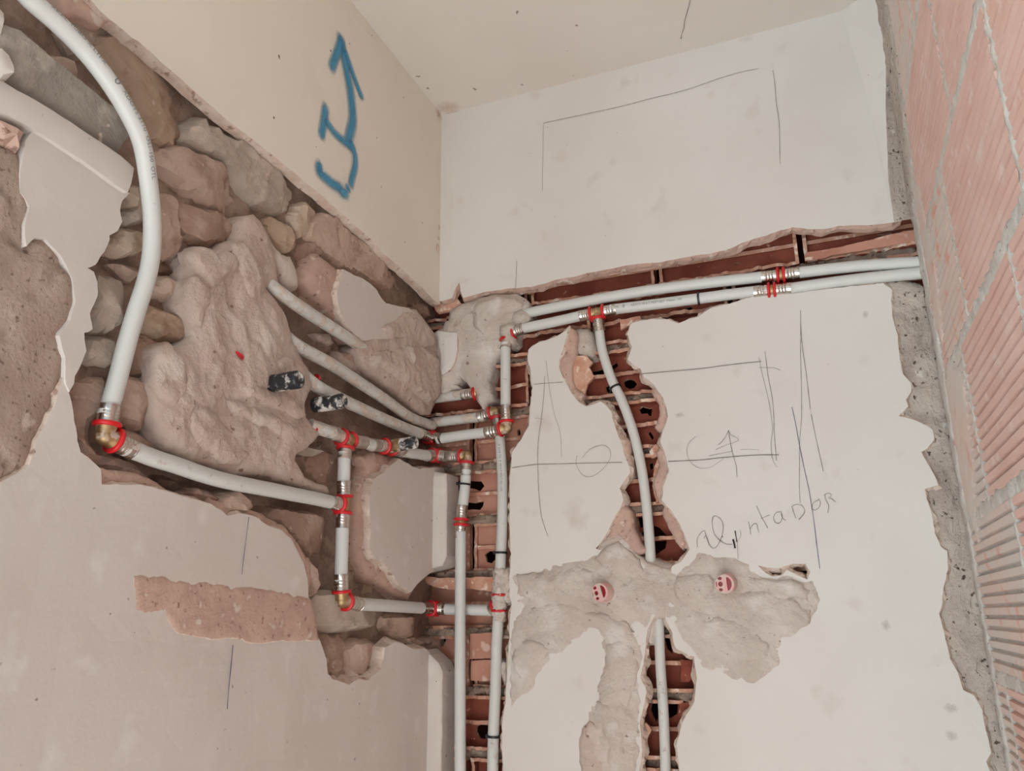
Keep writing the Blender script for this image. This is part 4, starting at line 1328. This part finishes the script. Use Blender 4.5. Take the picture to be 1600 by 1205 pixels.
fitting('elbow_fitting', E4, [(B3("759,676,0.001")[0], 0.0135), (B3("790,634,0.002")[0], 0.0125)], 'front brass elbow with wide red collar where the corner pipe turns upward')
water_pipe(B3("790,634 790,590 790,545", 0.002), 'vertical white pipe beside the corner mortar, between two elbows', M_PIPE)
E6 = P3(BW, 793, 522, -0.004)
fitting('elbow_fitting', E6, [(B3("790,545,0.002")[0], 0.014), (B3("818,513,-0.004")[0], 0.0125)], 'elbow half buried in corner mortar with one red collar showing', dusty=True)
water_pipe(B3("692,621,-0.014 708,619,-0.014 722,617,-0.014"), 'topmost stub of pipe in the corner under the trowelled mortar', M_PIPE_DUST, ext=(0.03, 0.012))
kk = P3(BW, 748, 614, -0.014)
fitting('sleeve_end', kk, [(B3("722,617,-0.014")[0], 0.008)], 'dusty steel sleeve vanishing into the corner mortar above the bundle', dusty=True)

# --- horizontal pair in the upper chase
water_pipe(B3("818,513 862,504 906,494", -0.004), 'short white pipe from the buried elbow to the tee of the branch pipe', M_PIPE)
T3 = P3(BW, 933, 489, -0.004)
fitting('tee_fitting', T3, [(B3("906,494,-0.004")[0], 0.0125), (B3("963,483,-0.004")[0], 0.0125), (B3("937,519,-0.004")[0], 0.0125)], 'clean tee with three red collars feeding the curved branch pipe')
c_low, cpath = water_pipe(B3("963,483 1028,475 1090,467 1135,461 1178,456", -0.003), 'lower horizontal pipe with printed lettering and a black tie')
k5 = P3(BW, 1206, 454, -0.003)
fitting('coupling', k5, [(B3("1178,457,-0.003")[0], 0.005), (B3("1236,451,-0.003")[0], 0.005)], 'lower of the two shiny couplings near the new brick wall')
water_pipe(B3("1236,451 1330,438 1434,427 1470,423", -0.003), 'lower white pipe from coupling to the new brick wall', ext=(0.012, 0))
water_pipe(B3("776,505,-0.034 800,496,-0.016 830,488,-0.007 900,474,-0.004 1000,456,-0.004 1100,443,-0.004 1190,433,-0.004"), 'upper horizontal white pipe rising out of the corner mortar', ext=(0, 0.012))
k6 = P3(BW, 1220, 430, -0.004)
fitting('coupling', k6, [(B3("1190,433,-0.004")[0], 0.005), (B3("1249,426,-0.004")[0], 0.005)], 'upper of the two shiny couplings near the new brick wall')
water_pipe(B3("1249,426 1340,416 1434,410 1470,407", -0.004), 'upper white pipe from coupling to the new brick wall', ext=(0.012, 0))

# --- branch and lower chase
pipe_br, c_br = water_pipe(B3("937,519,-0.004 940,542,-0.005 947,568,-0.006 957,596,-0.008 970,622,-0.010 984,658,-0.012 994,692,-0.012 1003,735,-0.012 1009,780,-0.012 1013,820,-0.012 1016,862,-0.014 1017,892,-0.02"), 'thinner curved branch pipe snaking down the narrow brick chase', M_PIPE, r=0.0089, ext=(0.012, 0))
water_pipe(B3("1028,955,-0.016 1030,985,-0.014 1032,1040,-0.012 1036,1100,-0.012 1039,1170,-0.012 1040,1240,-0.012 1042,1420,-0.012"), 'thin vertical pipe in the lower narrow chase below the red plugs', M_PIPE_SPECK, r=0.0085, ext=(0, 0))


# ------------------------------------------------------------------ cable ties
def cable_tie(pl, px, py, h, d, label, r=R0, head=(-1, 0)):
    c = P3(pl, px, py, h)
    d = d.normalized()
    t = thing('cable_tie', c, label, 'cable tie')
    V, F = [], []
    ro = r * 1.06
    lathe_geo(V, F, c, d, [(-0.0019, ro), (-0.0019, ro + 0.0014), (0.0019, ro + 0.0014), (0.0019, ro)], 24)
    shade(link('strap', mesh('strap', V, F), t, M_BLACK))
    out = Vector((0, -1, 0))
    side = d.cross(out).normalized()
    bm = bmesh.new()
    bmesh.ops.create_cube(bm, size=1)
    M = Matrix((side, d, out)).transposed().to_4x4()
    p = c + side * (head[0] * r * 1.15) + out * (r * (0.25 + head[1]))
    for v in bm.verts:
        v.co = p + M @ Vector((v.co.x * 0.0045, v.co.y * 0.0062, v.co.z * 0.006))
    bmesh.ops.bevel(bm, geom=bm.edges[:], offset=0.0007, segments=1, affect='EDGES')
    me = bpy.data.meshes.new('tie_head')
    bm.to_mesh(me)
    bm.free()
    link('tie_head', me, t, M_BLACK)
    V, F = [], []
    tube_geo(V, F, spline([p, p - out * 0.012 + side * head[0] * 0.004, p - out * 0.035 + side * head[0] * 0.012 + d * 0.004]), 0.0013, 6)
    link('tie_tail', mesh('tie_tail', V, F), t, M_BLACK)
    return t


cable_tie(BW, 726, 757, 0.005, B3("728,744,0.005")[0] - B3("723,790,0.005")[0], 'black tie strapping the left vertical pipe over broken brick cells', head=(-1, 0.4))
cable_tie(BW, 783, 864, -0.010, B3("784,820")[0] - B3("781,897")[0], 'black tie round the second vertical pipe above the mortar caked tee', head=(-1, 0.2))
cable_tie(BW, 772, 1151, -0.008, B3("774,1080")[0] - B3("770,1205")[0], 'lowest black tie, round the second vertical pipe beside a round hole', head=(-1, 0.2))
cable_tie(BW, 962, 605, -0.009, B3("957,596")[0] - B3("970,622")[0], 'black tie round the curved branch pipe beside dark brick cells', r=0.0089, head=(-1, 0.0))
cable_tie(BW, 1092, 467, -0.003, B3("1090,467")[0] - B3("1135,461")[0], 'black tie round the lower horizontal pipe in the upper chase', head=(1, -0.6))


# ------------------------------------------------------------------ plugs
def black_plug(base, end, r, label):
    d = (end - base)
    L = d.length
    t = thing('black_plug', base, label, 'plug')
    V, F = [], []
    lathe_geo(V, F, base, d, [(-0.01, r * 0.96), (0.0, r * 0.98), (0.003, r), (L - 0.005, r), (L - 0.002, r * 0.93), (L - 0.0005, r * 0.78), (L - 0.0005, r * 0.6), (L - 0.003, r * 0.5), (L - 0.003, 0.0005)], 24)
    shade(link('plug_body', mesh('plug_body', V, F), t, M_PLUG), 45)
    V, F = [], []
    lathe_geo(V, F, base, d, [(L * 0.66, r * 1.0), (L * 0.66 + 0.0006, r * 1.03), (L * 0.66 + 0.002, r * 1.03), (L * 0.66 + 0.0026, r * 1.0)], 24)
    shade(link('plug_rim', mesh('plug_rim', V, F), t, M_PLUG), 45)
    return t


def plug_at(px, py, h0, length, r, label):
    b = P3(LW, px, py, h0)
    return black_plug(b, b + Vector((length, 0, 0.0008)), r, label)


plug_at(423, 600, -0.002, 0.050, 0.0128, 'black plug on the left, spotted with plaster, standing out of the trowelled mortar')
plug_at(500, 632, -0.002, 0.044, 0.0120, 'middle black plug speckled with plaster in front of the lower dusty pipe')
pb = out_c + plug_dir * 0.016
black_plug(pb, pb + plug_dir * 0.040, 0.0112, 'black plug nearest the wall corner, screwed into tarnished brass')


def red_plug(px, py, tilt, rot, label):
    c = P3(BW, px, py, 0.004)
    n = (Vector((0, -1, 0)) + Vector(tilt)).normalized()
    t = thing('red_plug', c, label, 'plug')
    r, L = 0.0160, 0.024
    V, F = [], []
    lathe_geo(V, F, c, n, [(-0.012, r * 1.02), (0.0, r * 1.02), (0.004, r), (L - 0.001, r * 0.97), (L, r * 0.94), (L, r * 0.86), (L - 0.004, r * 0.84), (L - 0.004, 0.0004)], 28)
    shade(link('plug_body', mesh('plug_body', V, F), t, [M_PINKDUST]), 40)
    # end face: dusty web with recessed red pockets
    up = Vector((0, 0, 1))
    ex = n.cross(up).normalized() * -1
    ey = ex.cross(n).normalized() * -1
    if ey.z < 0: ey = -ey
    ca, sa = math.cos(rot), math.sin(rot)
    ax, ay = ex * ca + ey * sa, ey * ca - ex * sa
    if ax.x < 0: ax, ay = -ax, ay
    circ = lambda cx, cy2, rx, ry, k=14: [(cx + rx * math.cos(2 * PI * i / k), cy2 + ry * math.sin(2 * PI * i / k)) for i in range(k)]
    outer = circ(0, 0, r * 0.92, r * 0.92, 32)
    pockets = [circ(-r * 0.42, r * 0.56, r * 0.20, r * 0.17), circ(-r * 0.40, 0.0, r * 0.23, r * 0.25), circ(-r * 0.42, -r * 0.56, r * 0.20, r * 0.16),
               [(r * 0.22, r * 0.68), (r * 0.42, r * 0.62), (r * 0.62, r * 0.42), (r * 0.72, r * 0.1), (r * 0.68, -r * 0.25), (r * 0.5, -r * 0.55), (r * 0.28, -r * 0.68), (r * 0.24, -r * 0.3), (r * 0.22, r * 0.2)],
               [(-r * 0.84, r * 0.22), (-r * 0.76, r * 0.26), (-r * 0.76, -r * 0.26), (-r * 0.84, -r * 0.22)]]
    Pq, T = triangulate(outer, pockets, 0)
    o3 = c + n * (L + 0.0006)
    V = [o3 + ax * u + ay * v for u, v in Pq]
    F = [tuple(q) for q in T]
    for hset in pockets:
        s = len(V)
        V += [o3 + ax * u + ay * v for u, v in hset] + [o3 + ax * u + ay * v - n * 0.004 for u, v in hset]
        k = len(hset)
        F += [(s + i, s + (i + 1) % k, s + k + (i + 1) % k, s + k + i) for i in range(k)]
    link('plug_face', mesh('plug_face', V, F), t, M_PINKDUST)
    for hset in pockets:
        V = [o3 + ax * u + ay * v - n * 0.0034 for u, v in hset]
        link('red_pocket', mesh('red_pocket', V, [tuple(range(len(V)))]), t, M_DEEPRED)
    return t


red_plug(946, 925, (-0.16, 0, -0.05), 0.22, 'red plug with dusty pocketed face, left one of the pair on the smeared mortar')
red_plug(1136, 911, (-0.05, 0, -0.10), 0.0, 'red plug with dusty pocketed face, right one of the pair beside the dark gap')

# half-buried red collars in the left mortar
for px, py, h, ax_, label, rr_ in ((368, 556, -0.0085, (0.15, 0.3, 1.0), 'sliver of red collar poking from the mortar left of the black plugs', 0.011),
                                   (491, 596, -0.018, (0.3, 1.0, -0.35), 'thin red collar edge in the mortar above the middle black plug', 0.0125),
                                   (488, 668, -0.018, (0.2, 1.0, -0.3), 'thin red collar edge in the mortar below the middle black plug', 0.0135)):
    V, F = [], []
    lathe_geo(V, F, P3(LW, px, py, h), Vector(ax_), [(-0.002, rr_ * 0.8), (-0.002, rr_), (0.002, rr_), (0.002, rr_ * 0.8)], 20)
    o = shade(link('collar_ring', mesh('collar_ring', V, F), None, M_RED_D))
    tag(o, label, 'collar')


# ------------------------------------------------------------------ print on the pipes
def pipe_text(parent, path, s0, text, size, ang, flip=False, logo_at=None):
    """lettering wrapped on a pipe along its path"""
    T, N = frames(path)
    acc = [0.0]
    for a, b in zip(path, path[1:]):
        acc.append(acc[-1] + (b - a).length)
    cu = bpy.data.curves.new('print', 'FONT')
    cu.body = text
    cu.size = size
    cu.resolution_u = 2
    tmp = bpy.data.objects.new('print', cu)
    COL.objects.link(tmp)
    me = bpy.data.meshes.new_from_object(tmp.evaluated_get(bpy.context.evaluated_depsgraph_get()))
    bpy.data.objects.remove(tmp)
    r = R0 + 0.00025
    out = []
    for v in me.vertices:
        s = s0 + (v.co.x if not flip else -v.co.x)
        y = (v.co.y - size * 0.35) * (1 if not flip else -1)
        i = min(max(int(np.searchsorted(acc, s)) - 1, 0), len(path) - 2)
        f = (s - acc[i]) / max(1e-6, acc[i + 1] - acc[i])
        p = path[i].lerp(path[i + 1], f)
        t = T[i].lerp(T[i + 1], f).normalized()
        n = N[i].lerp(N[i + 1], f)
        n = (n - t * n.dot(t)).normalized()
        b = t.cross(n)
        # face the room: zero angle points along 'ang'
        ref = (ang - t * ang.dot(t)).normalized()
        b = t.cross(ref)
        th = y / r
        out.append(p + ref * (math.cos(th) * r) - b * (math.sin(th) * r))
    for v, q in zip(me.vertices, out):
        v.co = q
    me.update()
    o = link('pipe_print', me, parent, M_PRINT)
    return o


pipe_text(pipe_b, c_b, 0.030, 'X 3110 TX  0  MULT-PERT 0S1-150', 0.0062, Vector((0.15, -1, 0.0)))
pipe_text(pipe_big, c_big, 0.048, 'XRAL TUBO X LTPX', 0.0078, Vector((0.9, -0.5, 0.55)))
pipe_text(pipe_big, c_big, 0.148, 'XDOTS 3110  OS1-150  OTL', 0.0078, Vector((0.9, -0.5, 0.62)))
pipe_text(c_low, cpath, 0.012, 'ML', 0.006, Vector((0.0, -1, 0.05)))
pipe_text(c_low, cpath, 0.042, 'XD0TS MULT-PERT-EET  Meter. 100', 0.0062, Vector((0.0, -1, 0.05)))


def pipe_logo(parent, path, s, size, ang):
    """small oval mark with two diagonal stripes"""
    o = pipe_text(parent, path, s, '0', size, ang)
    o2 = pipe_text(parent, path, s + size * 0.13, '//', size * 0.72, ang)
    return o


pipe_logo(pipe_big, c_big, 0.134, 0.015, Vector((0.9, -0.5, 0.62)))
pipe_logo(c_low, cpath, 0.026, 0.009, Vector((0.0, -1, 0.05)))

# ------------------------------------------------------------------ marks on the plaster (children of the walls)


def stroke(name, pl, p, w, m, parent, h=0.0016, taper=False, soft=False):
    """flat ribbon on a wall along a polyline of (u,v)"""
    q = [Vector((a, b, 0)) for a, b in p]
    c = spline(q, 0.006) if len(q) > 2 else spline(q)
    c = [Vector((a.x, a.y, 0)) for a in c]
    if soft:
        t0, t1 = (c[0] - c[1]).normalized(), (c[-1] - c[-2]).normalized()
        c = [c[0] + t0 * w * 0.5, c[0] + t0 * w * 0.2] + c + [c[-1] + t1 * w * 0.2, c[-1] + t1 * w * 0.5]
    cols = [-0.5, -0.29, 0, 0.29, 0.5] if soft else [-0.5, 0.5]
    al = [0, 0.5, 1, 0.5, 0] if soft else [1, 1]
    V, F, A = [], [], []
    n = len(c)
    sg = noise.noise(Vector((p[0][0] * 50, p[0][1] * 50, 1)))
    for i, a in enumerate(c):
        t = (c[min(i + 1, n - 1)] - c[max(i - 1, 0)]).normalized()
        nn = Vector((-t.y, t.x, 0))
        ww = w * (1 if soft else 0.75 + 0.4 * noise.noise(Vector((a.x * 120, a.y * 120, sg))))
        for k, cc in enumerate(cols):
            b = a + nn * (cc * ww)
            hh = h
            V.append(pl.p3(b.x, b.y, hh))
            e = 1.0
            if soft and i in (0, n - 1): e = 0.0
            elif soft and i in (1, n - 2): e = 0.65
            A.append(al[k] * e)
    m_ = len(cols)
    for i in range(n - 1):
        for k in range(m_ - 1):
            a = i * m_ + k
            F.append((a, a + 1, a + 1 + m_, a + m_))
    me = mesh(name, V, F)
    if soft:
        at = me.attributes.new('cover', 'FLOAT', 'POINT')
        at.data.foreach_set('value', A)
    return link(name, me, parent, m)


sp = lambda s, k=4.017, ox=460, oy=20: [(ox + x / k, oy + y / k) for x, y in pts(s)]
for i, (s, w) in enumerate((("290,175 318,330 345,470 360,600 362,680 345,760 335,800", 0.021), ("288,190 262,260 232,340", 0.017), ("320,260 375,420 415,525", 0.013),
                            ("190,605 180,680 165,765", 0.016), ("200,690 250,760 320,820 360,850", 0.013), ("350,830 372,890 375,960 358,1030 348,1075", 0.014),
                            ("148,965 148,1000 190,1040 240,1080 275,1100", 0.016), ("292,1130 315,1140", 0.016), ("150,965 147,990", 0.008), ("318,1090 332,1120", 0.008))):
    stroke('spray_stroke', LW, poly(LW, sp(s)), w * 1.75, M_SPRAY, wall_left, 0.0016 + 0.00025 * i, soft=True)

pk = lambda s, k, ox, oy: [(ox + x / k, oy + y / k) for x, y in pts(s)]
def stain(pl, px, py, ru, rv, m, parent, strength=0.6, h=0.0019):
    """soft-edged discoloration on the plaster"""
    u, v = pl.at(px, py)
    V, F, A = [pl.p3(u, v, h)], [], [strength]
    for i, (k, a) in enumerate(((0.45, 0.75), (0.75, 0.35), (1.0, 0.0))):
        for j in range(20):
            an = 2 * PI * j / 20
            w = 1 + 0.35 * noise.noise(Vector((math.cos(an) * 1.5, math.sin(an) * 1.5, px)))
            V.append(pl.p3(u + ru * k * w * math.cos(an), v + rv * k * w * math.sin(an), h))
            A.append(strength * a)
    for j in range(20):
        F.append((0, 1 + j, 1 + (j + 1) % 20))
        for r in range(2):
            a, b = 1 + r * 20 + j, 1 + r * 20 + (j + 1) % 20
            F.append((a, a + 20, b + 20, b))
    me = mesh('stain_mark', V, F)
    at = me.attributes.new('cover', 'FLOAT', 'POINT')
    at.data.foreach_set('value', A)
    return link('stain_mark', me, parent, m)


def stain_mat(name, col):
    m = M_SPRAY.copy()
    m.name = name
    m.node_tree.nodes['Principled BSDF'].inputs['Base Color'].default_value = (*col, 1)
    return m


M_RUST = stain_mat('pink_stain', S(234, 200, 183))
M_GREY = stain_mat('grey_scuff', S(190, 180, 172))
stain(BW, 712, 166, 0.030, 0.022, M_RUST, wall_back, 0.5)
stain(CE, 700, 168, 0.035, 0.03, M_RUST, bpy.data.objects['ceiling'], 0.42)
stain(LW, 684, 178, 0.02, 0.02, M_RUST, wall_left, 0.45)
for px, py, a_, b_ in ((687, 355, 0.004, 0.007), (686, 372, 0.004, 0.006), (685, 388, 0.008, 0.013)):
    stain(LW, px - 2, py, a_, b_, M_RUST, wall_left, 0.9)
for px, py, a_, b_ in ((1062, 649, 0.012, 0.006), (1352, 492, 0.006, 0.010), (1384, 977, 0.008, 0.010), (1486, 1150, 0.010, 0.010), (1485, 1106, 0.012, 0.010), (1300, 690, 0.008, 0.006), (852, 703, 0.006, 0.004))[:5]:
    stain(BW, px, py, a_, b_, M_GREY, wall_back, 0.38)
PEN = 0.0011
A1 = lambda s, w=PEN, m=None: stroke('pencil_line', BW, poly(BW, pk(s, 5.333, 1020, 540)), w, m or M_PENCIL, wall_back)
A1("-85,238 0,230 200,212 400,195 600,168 750,150 905,134", 0.0016)
A1("935,50 945,130 960,250 985,380 1000,480 1008,600 1012,720 1022,850 1030,960")
A1("885,100 910,230 940,350 970,480 988,600 1000,700 986,800 988,880 1000,950 1018,990 1040,1015", 0.0008)
A1("880,185 950,187 1020,190 1065,210", 0.0008)
A1("130,968 260,962 400,955 560,938 700,925 880,914 1050,912", 0.0018)
A1("360,760 310,800 285,850 290,920 330,990 400,1024 480,1016 550,975 590,945", 0.0007)
A1("630,705 645,800 660,880 680,950 697,1010 700,1095", 0.0012)
A1("630,712 610,755 580,800 545,830")
A1("630,712 655,750 690,765 715,785 700,800 640,822 580,845 525,870", 0.0008)
A1("470,922 570,900 665,882", 0.0008)
A1("730,870 800,866 890,872", 0.0006)
A1("1230,-290 1232,-100 1230,50 1236,250 1240,450 1238,620 1224,800 1222,1000 1222,1200 1228,1310", 0.0009)
A1("1230,-200 1245,0 1280,250 1300,420 1312,530")
A1("1320,575 1350,730 1390,910 1420,1050")
A1("1160,515 1195,680 1225,850 1262,1030 1300,1200 1340,1450 1368,1680 1392,1860", 0.0013, M_INK)
for s, w in (("185,710 180,640 210,580 250,550 264,592 282,650 300,690", PEN), ("250,625 262,600 285,640 298,690 340,722 380,690 420,600 432,500 400,432 345,408 325,450 330,520 350,590 400,645 460,680 520,680", PEN),
             ("560,655 592,620 602,580 588,540", 0.0006), ("675,465 690,540 697,588", PEN), ("690,535 720,490 752,485 765,535 776,570", PEN), ("750,310 800,420 835,480 860,525", PEN), ("795,435 840,415 878,400", 0.0008),
             ("992,370 945,375 915,420 930,470 970,480 1000,430 988,372 1000,430 1035,450", PEN), ("1090,315 1110,380 1132,432", PEN), ("1090,320 1130,300 1180,305 1215,350 1200,400 1155,445", PEN),
             ("1345,240 1366,280 1350,330 1305,355 1284,330 1300,280 1352,255", PEN), ("1405,205 1418,260 1446,310 1435,380", PEN), ("1400,212 1440,190 1472,210 1440,240 1472,245 1510,275", 0.0009)):
    stroke('handwriting', BW, poly(BW, pk(s, 6.154, 1060, 740)), w, M_PENCIL, wall_back)
stroke('marker_dash', BW, poly(BW, pk("545,552 555,610 564,660", 6.154, 1060, 740)), 0.0028, M_MARKER, wall_back)
stroke('marker_dash', BW, poly(BW, pk("526,632 538,680 546,720", 6.154, 1060, 740)), 0.0042, M_MARKER, wall_back)
stroke('pencil_line', BW, poly(BW, pk("572,660 576,740 580,825", 6.154, 1060, 740)), 0.0009, M_PENCIL, wall_back, 0.009)
A2 = lambda s, w=PEN: stroke('pencil_line', BW, poly(BW, pk(s, 6.695, 770, 560)), w, M_PENCIL, wall_back)
A2("203,1148 330,1128 470,1112 700,1106 900,1100 1100,1096 1355,1090", 0.0013)
A2("430,274 580,262 740,250", 0.0015)
A2("545,190 540,300 535,400 515,600 492,760 475,900 472,1050 476,1200 480,1340 492,1500 510,1650 545,1770 580,1860")
A2("560,30 575,160 590,280 640,560 700,750 716,900 720,1040", 0.0006)
A2("440,626 490,630 535,640", 0.0008)
A2("885,1020 872,1080 890,1150 940,1220 1000,1242 1080,1220 1180,1130 1230,1050 1232,970 1190,920 1130,912 1050,935 1000,970 940,1040", 0.0009)
A3 = lambda s, pl, par, w=PEN: stroke('pencil_line', pl, poly(pl, pk(s, 4.21, 1020, 0)), w, M_PENCIL, par)
A3("-715,812 -450,755 -200,700 0,648 130,618 250,585 350,550 450,515 570,480 695,455", BW, wall_back, 0.0013)
A3("790,465 803,560 812,680 826,760 834,860 835,1000 838,1080", BW, wall_back)
A3("-717,812 -722,1000 -725,1260", BW, wall_back, 0.0007)
ceil_ob = bpy.data.objects['ceiling']
A3("245,-2 230,60 210,130 205,180 188,225 187,252", CE, ceil_ob, 0.0018)
stroke('pencil_line', BW, poly(BW, "808,408 807,428 806,452"), 0.001, M_PENCIL, wall_back)
stroke('pencil_line', LW, poly(LW, "386,808 382,840 378,870 375,898"), 0.0014, M_INK, wall_left, 0.003)
stroke('pencil_line', LW, poly(LW, "361,1008 358,1040 354,1080 352,1108"), 0.0020, M_INK, wall_left, 0.003)
stroke('pencil_line', LW, poly(LW, "688,748 687,780 686,806 684,840 680,884"), 0.0016, M_PENCIL, wall_left, 0.002)
stroke('pencil_line', LW, poly(LW, "682,756 690,764 682,774 690,770"), 0.0010, M_PENCIL, wall_left, 0.002)

for o in bpy.data.objects:
    if o.parent in (wall_left, wall_back, wall_right) and o.name.split('.')[0] in ('bed_mortar', 'mortar_smear', 'mortar', 'rubble_core'):
        o['kind'] = 'stuff'
print('objects', len(bpy.data.objects), 'bricks', nb)
